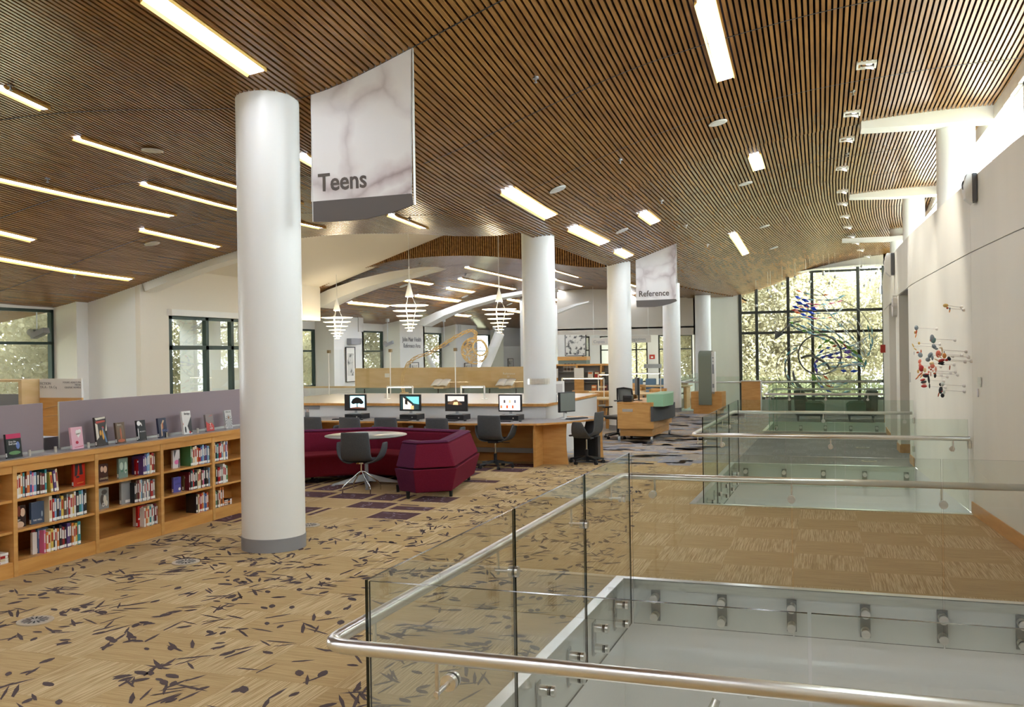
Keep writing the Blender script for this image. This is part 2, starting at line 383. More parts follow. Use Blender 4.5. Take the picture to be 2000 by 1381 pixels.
# ================================================================ floor with its voids
def xg(Y): return -1.62+.0245*(Y-3.09)        # glass line along the walkway
def xe(Y): return xg(Y)-.085                  # slab edge
WY = [-2, 3, 7, 9, 9.56, 11.49, 15.65, 18.4, 21.6, 26, 29, 36.4]
WX = [2.3, 2.2, 2.0, 1.83, 1.77, 1.62, 1.40, 1.34, 1.36, 1.58, 1.80, 2.27]
def xw(Y): return float(np.interp(Y, WY, WX))
VOIDS = [(2.96, 7.54), (11.49, 15.70), (22.05, 24.75)]
def strip_face(m, ya, yb, mi=0, n=4):
    for i in range(n):
        a = ya+(yb-ya)*i/n; b = ya+(yb-ya)*(i+1)/n
        m.face([(xe(a), a, 0), (xw(a), a, 0), (xw(b), b, 0), (xe(b), b, 0)], mi)
fm = MB()
def leftq(ya, yb, mi, x0=-17.0):
    fm.face([(x0, ya, 0), (xe(ya), ya, 0), (xe(yb), yb, 0), (x0, yb, 0)], mi)
leftq(-2, 7.54, 0); leftq(7.54, 11.49, 0)
fm.face([(-17, 11.49, 0), (-3.3, 11.49, 0), (-3.6, 15.7, 0), (-17, 15.7, 0)], 0)
fm.face([(-3.3, 11.49, 0), (xe(11.49), 11.49, 0), (xe(15.7), 15.7, 0), (-3.6, 15.7, 0)], 0)
leftq(15.7, 22.05, 2); leftq(22.05, 29.05, 2)
fm.face([(-17, 29.05, 0), (-4.35, 29.05, 0), (-4.35, 46, 0), (-17, 46, 0)], 2)
strip_face(fm, -2, 2.96, 0); strip_face(fm, 7.54, 11.49, 0); strip_face(fm, 15.70, 22.05, 1); strip_face(fm, 24.75, 29.05, 1)
# openings in the wall at the side need floor too
fm.face([(1.3, 15.7, -.001), (3.6, 15.7, -.001), (3.6, 21.5, -.001), (1.3, 21.5, -.001)], 1)
# leaf and twig marks woven into the carpet
def mark(x, y, a, L_, w, kind, mi, z):
    c, s_ = math.cos(a), math.sin(a); f = lambda u, v: (x+u*c-v*s_, y+u*s_+v*c, z)
    if kind == 0: pts = [(-L_/2, 0), (-L_*.2, -w*.5), (L_*.1, -w*.55), (L_*.38, -w*.3), (L_/2, 0), (L_*.3, w*.38), (0, w*.5), (-L_*.3, w*.35)]
    else: pts = [(-L_/2, -w*.2), (0, -w*.5), (L_/2, 0), (L_*.1, w*.4), (-L_*.4, w*.35)]
    fm.face([f(*p) for p in pts], mi)
q = random.Random(5); zz = .001
def leafzone(x, y):
    if x > -1.72-(0 if y < 8 else (y-8)*.12) or x < -6.7: return False
    if y > 15.0: return False
    return not purplezone(x, y)
def purplezone(x, y): return -8.2 < x < -4.35 and 9.0 < y < 15.1 and x < -4.35+(-1.1 if y < 9.6 else (-.2 if y < 10.7 else 0))
nm = 0
while nm < 2100:
    cx = q.uniform(-6.7, -1.6); cy = q.uniform(3.0, 15.2)
    if not leafzone(cx, cy): continue
    a0 = q.uniform(0, PI)
    for _ in range(q.choice((1, 1, 2, 3, 3))):
        x, y = cx+q.uniform(-.09, .09), cy+q.uniform(-.09, .09); k = 0 if q.random() < .42 else 1
        if not leafzone(x, y): continue
        L_ = q.uniform(.07, .13) if k == 0 else q.uniform(.14, .27); w = L_*.42 if k == 0 else q.uniform(.018, .034)
        zz = .001+(nm % 9)*.00012
        mark(x, y, a0+q.gauss(0, .5), L_, w, k, 3, zz); nm += 1
# plum blocks under the sofa group, on the tile grid
S_ = .61
for i in range(-13, -4):
    for j in range(2, 13):
        X0 = -.86+S_*i; Y0 = 7.6855+S_*j
        if not purplezone(X0+.3, Y0+.3): continue
        r = q.random(); zz = .0015
        if r < .18: continue
        rects = [(.04, .57, .06, .5)] if r < .5 else ([(.04, .57, .05, .3), (.04, .3, .36, .42)] if r < .75 else [(.05, .4, .04, .57), (.47, .53, .04, .57)])
        for (a, b, c, d) in rects:
            fm.face([(X0+a, Y0+c, zz), (X0+b, Y0+c, zz), (X0+b, Y0+d, zz), (X0+a, Y0+d, zz)], 4)
            for _ in range(int(60*(b-a)*(d-c))):
                mark(q.uniform(X0+a+.06, X0+b-.06) if b-a > .13 else (X0+(a+b)/2), q.uniform(Y0+c+.05, Y0+d-.05) if d-c > .11 else Y0+(c+d)/2, q.uniform(0, PI), q.uniform(.05, .1), .02, q.choice((0, 1)), 5, zz+.0008)
# grey and sand patches beyond the desks
for _ in range(420):
    x = q.uniform(-5.0, -2.0); y = q.uniform(15.2, 28)
    if x > -2.1-(y-15)*.02: continue
    L_, w = q.uniform(.3, .62), q.uniform(.06, .3)
    fm.face([(x, y, .0012), (x+L_, y, .0012), (x+L_, y+w, .0012), (x, y+w, .0012)], q.choice((6, 7, 6)))
for _ in range(700):
    mark(q.uniform(-5.0, -2.6), q.uniform(15, 24), q.uniform(-.2, .2), q.uniform(.08, .22), .02, 1, 8, .002)
struct('floor', fm, [CARPET, CARPET_G, CARPET_M, M['leafmark'], M['purple'], M['leaflight'], mat('carpet_blue_grey', (152, 154, 162), .95), mat('carpet_sand', (188, 166, 134), .95), mat('carpet_pale', (196, 192, 190), .95)])
# lower storey seen down the voids
m = MB(); m.box(-20, 8, -4, 50, -4.7, -4.6); struct('floor', m, M['void_floor'])
m = MB()
for (a, b) in VOIDS+[(29.05, 36.3)]:
    xa, xb = xe(a), xe(b); wa, wb = xw(a)+.0, xw(b)
    if a == 29.05: xa = -4.35; xb = -4.35
    m.face([(xa, a, -.01), (xb, b, -.01), (xb, b, -4.6), (xa, a, -4.6)])          # walkway side
    m.face([(xb, b, -.01), (wb, b, -.01), (wb, b, -4.6), (xb, b, -4.6)])          # far side
    m.face([(wa, a, -.01), (xa, a, -.01), (xa, a, -4.6), (wa, a, -4.6)])          # near side
    for k in range(4):
        y0 = a+(b-a)*k/4; y1 = a+(b-a)*(k+1)/4
        m.face([(xw(y0), y0, 0), (xw(y1), y1, 0), (xw(y1), y1, -4.6), (xw(y0), y0, -4.6)])
struct('wall_void', m, M['white'])
# steel angle round each void
m = MB()
for (a, b) in VOIDS:
    w = .07
    m.hexa([(xe(a)-w, a-w, .0), (xe(a)+.006, a-w, .0), (xe(b)+.006, b+w, .0), (xe(b)-w, b+w, .0), (xe(a)-w, a-w, .006), (xe(a)+.006, a-w, .006), (xe(b)+.006, b+w, .006), (xe(b)-w, b+w, .006)])
    m.hexa([(xe(a), a, -.07), (xe(a)+.006, a, -.07), (xe(b)+.006, b, -.07), (xe(b), b, -.07), (xe(a), a, .004), (xe(a)+.006, a, .004), (xe(b)+.006, b, .004), (xe(b), b, .004)])
    for Y, sgn in ((a, -1), (b, 1)):
        y0, y1 = sorted((Y-sgn*.006, Y+sgn*w)); m.box(xe(Y), xw(Y), y0, y1, 0, .006)
        y0, y1 = sorted((Y, Y-sgn*.006)); m.box(xe(Y), xw(Y), y0, y1, -.07, .004)
struct('trim_3', m, M['steel'])
# ================================================================ wall on the art side
m = MB()
def wseg(ya, yb, z0, z1, th=.18, n=3, mi=0):
    for i in range(n):
        a = ya+(yb-ya)*i/n; b = ya+(yb-ya)*(i+1)/n
        m.hexa([(xw(a), a, z0), (xw(a)+th, a, z0), (xw(b)+th, b, z0), (xw(b), b, z0), (xw(a), a, z1), (xw(a)+th, a, z1), (xw(b)+th, b, z1), (xw(b), b, z1)], mi)
def zseam(Y): return float(np.interp(Y, [9.4, 11.3, 16.3, 20.4, 36], [2.99, 2.97, 2.90, 2.78, 2.6]))
def ztop(Y): return float(np.interp(Y, [9.4, 11, 15.4, 18.9, 36], [3.85, 3.79, 3.73, 3.70, 3.6]))
def wband(ya, yb, n, lo, hi):
    for i in range(n):
        a = ya+(yb-ya)*i/n; b = ya+(yb-ya)*(i+1)/n; th = .18
        m.hexa([(xw(a), a, lo(a)), (xw(a)+th, a, lo(a)), (xw(b)+th, b, lo(b)), (xw(b), b, lo(b)), (xw(a), a, hi(a)), (xw(a)+th, a, hi(a)), (xw(b)+th, b, hi(b)), (xw(b), b, hi(b))])
zero = lambda Y: 0.0
wband(-2, 11.42, 8, zero, lambda Y: zseam(Y)-.006); wband(11.425, 16.35, 5, zero, lambda Y: zseam(Y)-.006)
wband(17.83, 18.40, 1, zero, lambda Y: zseam(Y)-.006); wband(20.3, 36.3, 8, lambda Y: -.0 if Y < 29 else -.0, lambda Y: zseam(Y)-.006)
wband(-2, 11.42, 8, lambda Y: zseam(Y)+.006, ztop); wband(11.425, 15.9, 4, lambda Y: zseam(Y)+.006, ztop); wband(15.905, 36.3, 10, lambda Y: zseam(Y)+.006, ztop)
struct('wall_right', m, M['wallR'])
m = MB()
for i in range(20):                                              # dark backing in the seam
    a = -2+38*i/20; b = -2+38*(i+1)/20
    m.hexa([(xw(a)+.012, a, zseam(a)-.01), (xw(a)+.15, a, zseam(a)-.01), (xw(b)+.15, b, zseam(b)-.01), (xw(b)+.012, b, zseam(b)-.01), (xw(a)+.012, a, zseam(a)+.01), (xw(a)+.15, a, zseam(a)+.01), (xw(b)+.15, b, zseam(b)+.01), (xw(b)+.012, b, zseam(b)+.01)])
struct('trim_4', m, M['ink_light'])
m = MB()                                                          # rooms behind the two openings
m.box(3.5, 3.6, 15.9, 21, 0, 3); m.box(1.5, 3.6, 16.25, 16.33, 0, 3); m.box(1.5, 3.6, 20.32, 20.4, 0, 3); m.box(1.53, 3.6, 17.9, 18.35, 0, 2.9)
m.box(1.53, 3.6, 16.2, 20.5, 2.9, 3.0)
struct('wall_alcove', m, mat('alcove_paint', (206, 196, 172), .6))
m = MB()                                                          # ledge under the clerestory
for i in range(20):
    a = -2+38.3*i/20; b = -2+38.3*(i+1)/20; A = 2.5+sh(a); B = 2.5+sh(b)
    m.hexa([(xw(a)+.17, a, ztop(a)-.06), (A+.3, a, ztop(a)-.06), (B+.3, b, ztop(b)-.06), (xw(b)+.17, b, ztop(b)-.06), (xw(a)+.17, a, ztop(a)-.002), (A+.3, a, ztop(a)-.002), (B+.3, b, ztop(b)-.002), (xw(b)+.17, b, ztop(b)-.002)])
struct('trim_5', m, M['white'])
def base(name, segs):
    m = MB()
    for a, b in segs:
        n = max(1, int((b-a)/1.5))
        for i in range(n):
            p = a+(b-a)*i/n; r_ = a+(b-a)*(i+1)/n
            m.hexa([(xw(p)-.014, p, 0), (xw(p), p, 0), (xw(r_), r_, 0), (xw(r_)-.014, r_, 0), (xw(p)-.014, p, .14), (xw(p), p, .14), (xw(r_), r_, .14), (xw(r_)-.014, r_, .14)])
    return m
m = base('b', [(-2, 3.0), (7.55, 11.5), (15.8, 16.35), (17.83, 18.4), (20.3, 21.9), (24.9, 29)])
m.box(xw(17.83), 1.75, 17.815, 17.83, 0, .16); m.box(xw(16.35), 1.6, 16.34, 16.352, 0, .14); m.box(1.36, 3.4, 18.33, 18.35-.004, 0, .16)
struct('baseboard_right', m, M['maple_h'])
# clerestory: white frames, glass, sky beyond
XWn = 2.5
m = MB(); gm = MB(); gf = MB(); nwin = 0
YW1 = atX(1899, 250, 2.53)[1]; YW2 = atX(1795, 350, 2.55)[1]
for a, b in [(2.5, 8.2), (8.45, YW1), (YW1+.35, YW2), (YW2+.35, 29.0), (29.6, 35.4)]:
    X = XWn+sh((a+b)/2); z0 = ztop(a)+.02; z1 = min(zc(XWn, (a+b)/2)-.12, 5.42)
    n = 4 if b == YW1 else 3; fr = MB(); pn = MB()
    fr.box(X-.03, X+.12, a, b, z0, z0+.09); fr.box(X-.03, X+.12, a, b, z1-.12, z1)
    for i in range(n+1):
        y = a+(b-a)*i/n; fr.box(X-.03, X+.12, y-.05, y+.05, z0, z1)
    for i in range(n):
        y0 = a+(b-a)*i/n+.05; y1 = a+(b-a)*(i+1)/n-.05
        pn.box(X+.04, X+.05, y0, y1, z0+.09, z1-.12); gf.box(X+.02, X+.035, y0, y0+.015, z0+.09, z1-.12)
    nwin += 1
    w_ = struct('window_%d' % nwin, fr, M['white'])
    pn.build('pane', G_PANE, parent=w_)
for a, b in [(-2, 2.5), (8.2, 8.45), (YW1, YW1+.35), (YW2, YW2+.35), (29, 29.6), (35.4, 36.5)]:
    X = XWn+sh((a+b)/2); m.box(X, X+.3, a, b, 3.4, 6.9)
for Y in np.arange(-2, 36, .5): m.box(XWn+sh(Y)-.08, XWn+sh(Y)+.12, Y, Y+.52, min(zc(XWn, Y+.25)-.2, 5.38), zc(XWn, Y+.25)+.4 if Y > 9 else 7.4)
struct('wall_clerestory', m, M['white'])
# outer wall closing the shell
m = MB()
m.box(-17.6, 4, -2.3, -2.0, 0, 8.2)
m.box(-17.6, -17.4, -2, 9.0, 0, .7); m.box(-17.6, -17.4, -2, 6.5, .7, 3); m.box(-17.6, -17.4, -2, 9.0, 2.9, 8.2); m.box(-17.6, -14.75, 8.9, 9.02, 0, 3.4)  # unseen side opening walled in part to cut its bright reflection in the glass
struct('wall_back', m, M['cream'])
m = MB()
m.face([(-19, -2.3, 7.3), (2.6, -2.3, 7.3), (2.6, 6, 7.3), (-19, 6, 7.3)]); m.face([(-19, 6, 7.3), (2.6, 6, 7.3), (2.6, 14, 5.95), (-19, 14, 5.95)]); m.face([(-19, 14, 5.95), (2.6, 14, 5.95), (2.6, 24, 5.95), (-19, 24, 5.95)]); m.face([(-19, 24, 5.95), (2.6, 24, 5.95), (4.2, 37, 5.95), (-19, 47, 5.95)])
struct('roof', m, M['slat_back'])
#PART3
# ================================================================ outer wall on the window side: bays of window and pier
walls = MB(); WIN = []
def wallseg(p, r_, z0=0, z1=4.9, th=.12, mb=None, mi=0):
    mb = mb or walls
    d = Vector((r_[0]-p[0], r_[1]-p[1])); L_ = d.length
    if L_ < .02: return
    u = d/L_; n = Vector((-u.y, u.x))                     # n points away from the room for runs going to +Y on the left
    a = Vector(p); b = Vector(r_)
    mb.hexa([(a.x, a.y, z0), (b.x, b.y, z0), (b.x+n.x*th, b.y+n.y*th, z0), (a.x+n.x*th, a.y+n.y*th, z0),
             (a.x, a.y, z1), (b.x, b.y, z1), (b.x+n.x*th, b.y+n.y*th, z1), (a.x+n.x*th, a.y+n.y*th, z1)], mi)
def window(p, r_, z0, z1, mull, tran, mf='frame_green', side=1, th=.1, fw=.06):
    """framed window between plan points p and r_; mull = fractions, tran = heights"""
    global nwin
    nwin += 1
    a = Vector(p); b = Vector(r_); u = (b-a).normalized(); L_ = (b-a).length; n = Vector((-u.y, u.x))*side
    fr = MB(); pn = MB()
    def bx(mb, s0, s1, za, zb, t0, t1):
        q = [a+u*s0+n*t0, a+u*s1+n*t0, a+u*s1+n*t1, a+u*s0+n*t1]
        mb.hexa([(p_.x, p_.y, za) for p_ in q]+[(p_.x, p_.y, zb) for p_ in q])
    bx(fr, 0, L_, z0, z0+fw, 0, th); bx(fr, 0, L_, z1-fw, z1, 0, th); bx(fr, 0, fw, z0, z1, 0, th); bx(fr, L_-fw, L_, z0, z1, 0, th)
    for f in mull: bx(fr, f*L_-fw/2, f*L_+fw/2, z0, z1, 0, th)
    for t in tran: bx(fr, 0, L_, t-fw*.45, t+fw*.45, 0, th)
    bx(pn, .01, L_-.01, z0+.01, z1-.01, th*.5, th*.5+.008)
    w = struct('window_%d' % nwin, fr, M[mf]); pn.build('pane', G_PANE, parent=w)
    return w
def winwall(p, r_, sill, head, mull=(.5,), tran=(2.2,), z1=4.9, **k):
    mi = k.pop('mi', 0); wallseg(p, r_, 0, sill, .2, mi=mi); wallseg(p, r_, head, z1, .2, mi=mi); window(p, r_, sill, head, mull, tran, **k)
XW1 = -14.75
Y105 = atX(105, 650, XW1)[1]
winwall((XW1, 9.0), (XW1, Y105), .75, 2.93, (.33, .66), (2.25,), z1=3.4)
pA = atY(150, 650, Y105)[0]; wallseg((XW1, Y105), (pA-.003, Y105), 0, 3.6)
Y172 = min(atX(172, 650, pA)[1], 14.98); wallseg((pA, Y105-.004), (pA, Y172), 0, 3.6)
XB = -12.86; wallseg((pA, Y172), (XB-.003, 14.87), 0, 3.6)
Y330 = atX(330, 650, XB)[1]; Y480 = 19.2
wallseg((XB, 14.866), (XB, Y330), 0, 3.95, mi=1)
winwall((XB, Y330), (XB, Y480), .8, 2.83, (.36, .62), (2.13,), z1=3.95, fw=.1, mi=1)
m = Wm(); m.box(XB, XB+.12, Y330-.05, Y480, 2.8, 2.93); tag(m.build('blind_housing', M['white'], loc=(XB, Y330, 2.8)), 'white roller blind housing above the window with thick dark mullions', 'blind')
wallseg((XB, Y480), (-15.3, Y480), 0, 4); wallseg((XB, Y480+.004), (XB, 21.8), 2.86, 3.95, mi=1)
wallseg((XB-.004, 21.8), (-15.4, 21.8), 2.86, 3.95)
XF = -15.3
Ya = atX(615, 650, XF)[1]; winwall((XF, Y480), (XF, Ya), .92, 2.76, (.5, .8), (2.07,), z1=3.4)
def pier(pxa, pxb, pxc, X0, nextpx, head, tr, sillz=.9):
    Y0 = atX(pxa, 650, X0)[1]; X1 = atY(pxb, 650, Y0)[0]; Y1 = atX(pxc, 650, X1)[1]
    wallseg((X0, Y0), (X1-.003, Y0), 0, 5); wallseg((X1, Y0-.004), (X1, Y1), 0, 5); wallseg((X1, Y1), (X0, Y1), 0, 5)
    if nextpx:
        Y2 = atX(nextpx, 650, X0)[1]
        winwall((X0, Y1), (X0, Y2), sillz, head, (.4,) if nextpx > 760 else (), (tr,), z1=4.9)
        return X0, X1, Y0, Y1, Y2
    return X0, X1, Y0, Y1, Y1
P1 = pier(615, 652, 710, XF, 748, 2.78, 2.05)
P2 = pier(748, 781, 829, XF, 862, 2.8, 2.02)
P3 = pier(862, 890, 932, XF, 957, 2.82, 2.02)
P4 = pier(957, 983, 1023, XF, None, 0, 0); PIER4 = P4
wallseg((P4[0], P4[4]), (XF, 46.1), 0, 5)
struct('wall_left', walls, [M['white'], M['cream']])
fb = MB()
wallseg((-15.4, 46), (-10.3, 46), 0, 5.5, mb=fb); wallseg((-10.35, 46), (-10.35, 41), 0, 5.5, mb=fb)
# back wall beyond the high band, with windows
def hw(xa, xb, mull=()):
    wallseg((xa, 41), (xb, 41), 0, .5, mb=fb); wallseg((xa, 41), (xb, 41), 2.62, 5, mb=fb); window((xa, 41), (xb, 41), .5, 2.62, mull, (1.98,), 'frame_dark')
X_ = [atY(p, 700, 41)[0] for p in (1090, 1137, 1152, 1172, 1187, 1228, 1265, 1286, 1322, 1330, 1353)]
wallseg((X_[0], 41), (X_[1], 41), 0, 5, mb=fb); hw(X_[1], X_[2]); wallseg((X_[2], 41), (X_[3], 41), 0, 5, mb=fb); hw(X_[3], X_[4]+.4)
wallseg((X_[4]+.4, 41), (X_[5], 41), 0, 5, mb=fb); hw(X_[5], X_[6], (.4,)); wallseg((X_[6], 41), (X_[7], 41), 0, 5, mb=fb); hw(X_[7], X_[10], (.45,)); wallseg((X_[10], 41), (-3.7, 41), 0, 5, mb=fb)
fb.box(X_[0]-.2, X_[0], 36, 41, 0, 5)
struct('wall_far', fb, M['white'])
m = MB()
xs = list(np.arange(-10.2, -4.0, .25))
m.sheet([[(x, 36, 2.62-.02*(x+10)) for x in xs], [(x, 36, zc(x-sh(36), 36)+.2 if x > -6 else max(zfar(x), 3.7)+.2) for x in xs]], 0, False)
m.sheet([[(x, 36.2, 2.62-.02*(x+10)) for x in xs], [(x, 36, 2.62-.02*(x+10)) for x in xs]], 0, False)
m.box(-10.2, -4.0, 36, 41, 2.8, 2.86)
struct('wall_bulkhead', m, M['cream'])
# white curved ribs below the ceiling
def rib(pts_top, pts_bot, th):
    m = MB()
    A = [Vector(p) for p in pts_top]; B = [Vector(p) for p in pts_bot]; t = Vector(th)
    m.sheet([A, B], 0, False); m.sheet([[p+t for p in A], [p+t for p in B]], 0, False); m.sheet([B, [p+t for p in B]], 0, False); m.sheet([A, [p+t for p in A]], 0, False)
    m.face([A[0], B[0], B[0]+t, A[0]+t]); m.face([A[-1], B[-1], B[-1]+t, A[-1]+t]); return m
def ribtag(m, l): return tag(m.build('ceiling_beam', M['white']), l, 'beam')
ribtag(rib([atY(x, y, 14.9) for x, y in ((275, 546), (330, 517), (395, 497), (460, 484), (520, 475))], [atY(x, y, 14.9) for x, y in ((283, 569), (340, 545), (400, 523), (460, 505), (520, 493))], (0, .35, 0)), 'white curved beam above the window beside the front column')
ribtag(rib([atY(x, y, 22.1) for x, y in ((600, 586), (640, 566), (700, 545), (760, 531), (820, 522), (852, 521))], [atY(x, y, 22.1) for x, y in ((625, 601), (665, 580), (715, 561), (768, 545), (820, 531), (840, 526))], (0, .7, 0)), 'long white curved beam over the pendant lamp beside the front column')
ribtag(rib([atY(x, y, 30) for x, y in ((808, 630), (850, 610), (900, 592), (960, 577), (1020, 568), (1080, 562))], [atY(x, y, 30) for x, y in ((828, 637), (868, 616), (915, 599), (968, 584), (1020, 574), (1080, 568))], (0, .7, 0)), 'white curved beam behind the gold wire sculpture')
ribtag(rib([atY(x, y, 34) for x, y in ((1088, 605), (1120, 594), (1150, 588))], [atY(x, y, 34) for x, y in ((1088, 612), (1125, 597), (1150, 590))], (0, .4, 0)), 'short white beam meeting the ceiling beside the second column')
# beams from the clerestory columns
def arm(px0, y0a, y0b, px1, y1a, y1b, Y, label):
    a0 = atY(px0, y0a, Y); b0 = atY(px0, y0b, Y); a1 = atY(px1, y1a, Y); b1 = atY(px1, y1b, Y)
    x1 = XWn+sh(Y)+.05
    m = MB(); m.extr([a0, b0, b1, (x1, Y, b1[2]), (x1, Y, a1[2]+.08), a1], (0, .38, 0))
    return tag(m.build('ceiling_beam', M['white']), label, 'beam')
arm(1682, 231, 251, 1813, 213, 243, 14.7, 'white tapered beam resting on the large clerestory column')
arm(1659, 376, 386, 1752, 368, 384, 21.6, 'white tapered beam resting on the middle clerestory column')
arm(1645, 466, 472, 1750, 461, 470, 28.6, 'white tapered beam resting on the smallest clerestory column')
# ================================================================ round columns
def column(x, y, r, z1, label, band=True, z0=0):
    t = thing('round_column', label, 'column', (x, y, z0))
    MB().cyl((0, 0, .13 if band else 0), (0, 0, z1-z0), r, n=48, caps=True).build('shaft', M['column'], t)
    if band: MB().cyl((0, 0, 0), (0, 0, .13), r+.006, n=48).build('base_band', M['grey_band'], t)
    return t
c1 = column(-5.23, 7.90, .311, 4.95, 'thick white round column beside the low bookcase')
c2 = column(*atY(1054, 700, 15.95)[:2], .302, 4.3, 'white round column rising from the counter behind the computers', band=False, z0=1.004)
c3 = column(*atY(1211, 700, 21.85)[:2], .285, 4.3, 'white round column behind the mesh office chair')
c4 = column(*atY(1312.5, 700, 28.6)[:2], .27, 4.3, 'white round column under the smaller hanging banner')
c5 = column(*atY(1374, 700, 34.5)[:2], .29, 4.4, 'white round column standing behind the tall grey kiosk')
column(1.98, 15.2, .27, zc(1.9, 15)+.03, 'fat white column in front of the nearer clerestory windows', band=False, z0=3.66)
column(2.02, 22.2, .23, zc(1.9, 22)+.03, 'white clerestory column, middle one of three above the art wall', band=False, z0=3.62)
column(2.2, 29.0, .22, zc(1.9, 28)+.03, 'thin sliver of white clerestory column nearest the end window', band=False, z0=3.6)
# steel plaque on the second column
t = MB()
for i in range(9):
    a = -PI/2-.33+.45+(-.62+i*.155); a2 = a+.15; rr = .304; m_ = .006
    t.hexa([(rr*math.cos(a), rr*math.sin(a), 0), (rr*math.cos(a2), rr*math.sin(a2), 0), ((rr+m_)*math.cos(a2), (rr+m_)*math.sin(a2), 0), ((rr+m_)*math.cos(a), (rr+m_)*math.sin(a), 0),
            (rr*math.cos(a), rr*math.sin(a), .1), (rr*math.cos(a2), rr*math.sin(a2), .1), ((rr+m_)*math.cos(a2), (rr+m_)*math.sin(a2), .1), ((rr+m_)*math.cos(a), (rr+m_)*math.sin(a), .1)])
tag(t.build('wall_plaque', M['steel'], loc=(*c2.location[:2], 1.34)), 'curved steel plaque wrapped on the column behind the computers', 'plaque')
# ================================================================ end window wall
def arcz(px): return float(np.interp(px, [1388, 1447, 1477, 1540, 1586, 1640, 1676, 1730], [590, 569, 557, 537, 529, 524, 521, 519]))
YE = 36.0
m = MB()
hx = list(range(1446, 1741, 14))
m.sheet([[atY(p, arcz(p), YE) for p in hx], [(atY(p, 600, YE)[0], YE, 6.5) for p in hx]], 0, False)
m.sheet([[atY(p, arcz(p), YE) for p in hx], [Vector(atY(p, arcz(p), YE))+Vector((0, -.5, .02)) for p in hx]], 0, False)
a = atY(1386, 700, YE)[0]; b = atY(1446, 700, YE)[0]
m.box(a-.6, b, YE, YE+.15, -4.6, 6); m.box(-4.36, -4.3, 34.6, 36.1, -4.6, 5)
m.box(atY(1728, 700, YE)[0], 3.4, YE, YE+.15, -4.6, 6.5); m.box(b, 2.4, YE, YE+.15, -4.6, -1.1)
struct('wall_end', m, M['wallR'])
nwin += 1
fr = MB(); pn = MB(); XL, XR = atY(1446, 650, YE)[0], atY(1728, 650, YE)[0]
for px in (1446, 1478, 1540, 1587, 1677, 1727):
    x = atY(px, 650, YE)[0]; fr.box(x-.055, x+.055, YE-.02, YE+.14, -1.1, atY(px, arcz(px), YE)[2])
for py in (607, 648, 745.5, 778, 806):
    z = atY(1600, py, YE)[2]; fr.box(XL, XR, YE-.01, YE+.13, z-.05, z+.05)
z = atY(1700, 526, YE)[2]; fr.box(atY(1580, 526, YE)[0], XR, YE-.01, YE+.1, z-.04, z+.04)
pn.box(XL, XR, YE+.06, YE+.07, -1.1, 5.4)
we = struct('window_%d' % nwin, fr, M['frame_dark']); pn.build('pane', G_PANE, parent=we)
# ================================================================ trees and ground outside
m = MB(); m.box(-90, 90, -40, 150, -5.0, -4.9); struct('ground', m, M['ground'])
def tree_proto(seed, n):
    q = random.Random(seed); t = thing('leafy_tree', 'x', 'tree')
    m = MB(); blobs = [(q.gauss(0, 1.3), q.gauss(0, 1.3), q.uniform(1.2, 8.6), q.uniform(1.0, 1.9)) for _ in range(26)]
    for i in range(n):
        bx, by, bz, br = q.choice(blobs); d = Vector((q.gauss(0, 1), q.gauss(0, 1), q.gauss(0, 1))).normalized()*br*(q.random()**.35)
        c = Vector((bx, by, bz))+Vector((d.x, d.y, d.z*.8)); a = Vector((q.gauss(0, 1), q.gauss(0, 1), q.gauss(0, 1))).normalized(); b = a.orthogonal().normalized()
        s_ = q.uniform(.05, .1); m.face([c-a*s_, c-b*s_*.6, c+a*s_, c+b*s_*.6])
    m.build('crown', M['leaf'], t)
    m = MB(); m.tube([(0, 0, -3.5), (.1, 0, 0), (-.1, .1, 3), (0, 0, 6)], [.28, .24, .16, .06], 8)
    for _ in range(12):
        bx, by, bz, br = q.choice(blobs); m.tube([(0, 0, bz*.4), (bx*.5, by*.5, bz*.75), (bx, by, bz)], [.1, .06, .02], 6)
    m.build('trunk', M['bark'], t); return t
T1 = tree_proto(1, 24000); T2 = tree_proto(2, 24000)
spots = [(-4.6, 46, 1.15, 'leafy tree outside the end window beside the white end wall'), (-1.8, 45, 1.12, 'leafy tree outside the end window behind the arrow of the sculpture'), (1.2, 47, .95, 'leafy tree outside the end window behind the large ring'),
         (4.8, 46, 1.2, 'leafy tree outside the end window next to the art wall'), (-.3, 52, .98, 'tree crown further back outside the end window, left of the patch of sky'), (7.0, 56, 1.35, 'tree crown further back outside the end window, right of the patch of sky'),
         (-21, 12.5, .9, 'yellow-green tree outside the window at the edge of the fiction shelves'), (-19.6, 18.5, .85, 'tree outside the window with the thick dark mullions'), (-19.5, 23, .9, 'tree outside the window beside the front column'),
         (-20.5, 29, .95, 'tree outside the window next to the tall framed picture'), (-20, 34.5, .95, 'tree seen through the window right of the wall lettering'), (-19.5, 41, .9, 'tree outside the window behind the gold wire basket'),
         (-9.5, 52, .9, 'tree outside the narrow window by the ink painting'), (-6.5, 49, .9, 'tree outside the windows behind the reading tables'), (-22.5, 5, .9, 'unseen tree added outside the side opening nearest the viewpoint, to dim it'), (-22.5, -1, .9, 'unseen tree added outside the side wall beside the viewpoint, to dim reflections'), (-25, 18, 1.1, 'tall tree rising behind the nearer one outside the side windows'), (-24, 36, 1.1, 'tall tree rising beyond the far piers')]  # the two trees nearest the viewpoint are added unseen, to darken reflections
for i, (x, y, s_, l) in enumerate(spots):
    src = T1 if i % 2 == 0 else T2
    if i < 2: o = src; o.location = (x, y, -3.0); o['label'] = l; o.scale = (s_, s_, s_)
    else: o = dup(src, (x, y, -3.0), i*1.3, l, (s_, s_, s_))
    o['group'] = 'trees outside the windows'
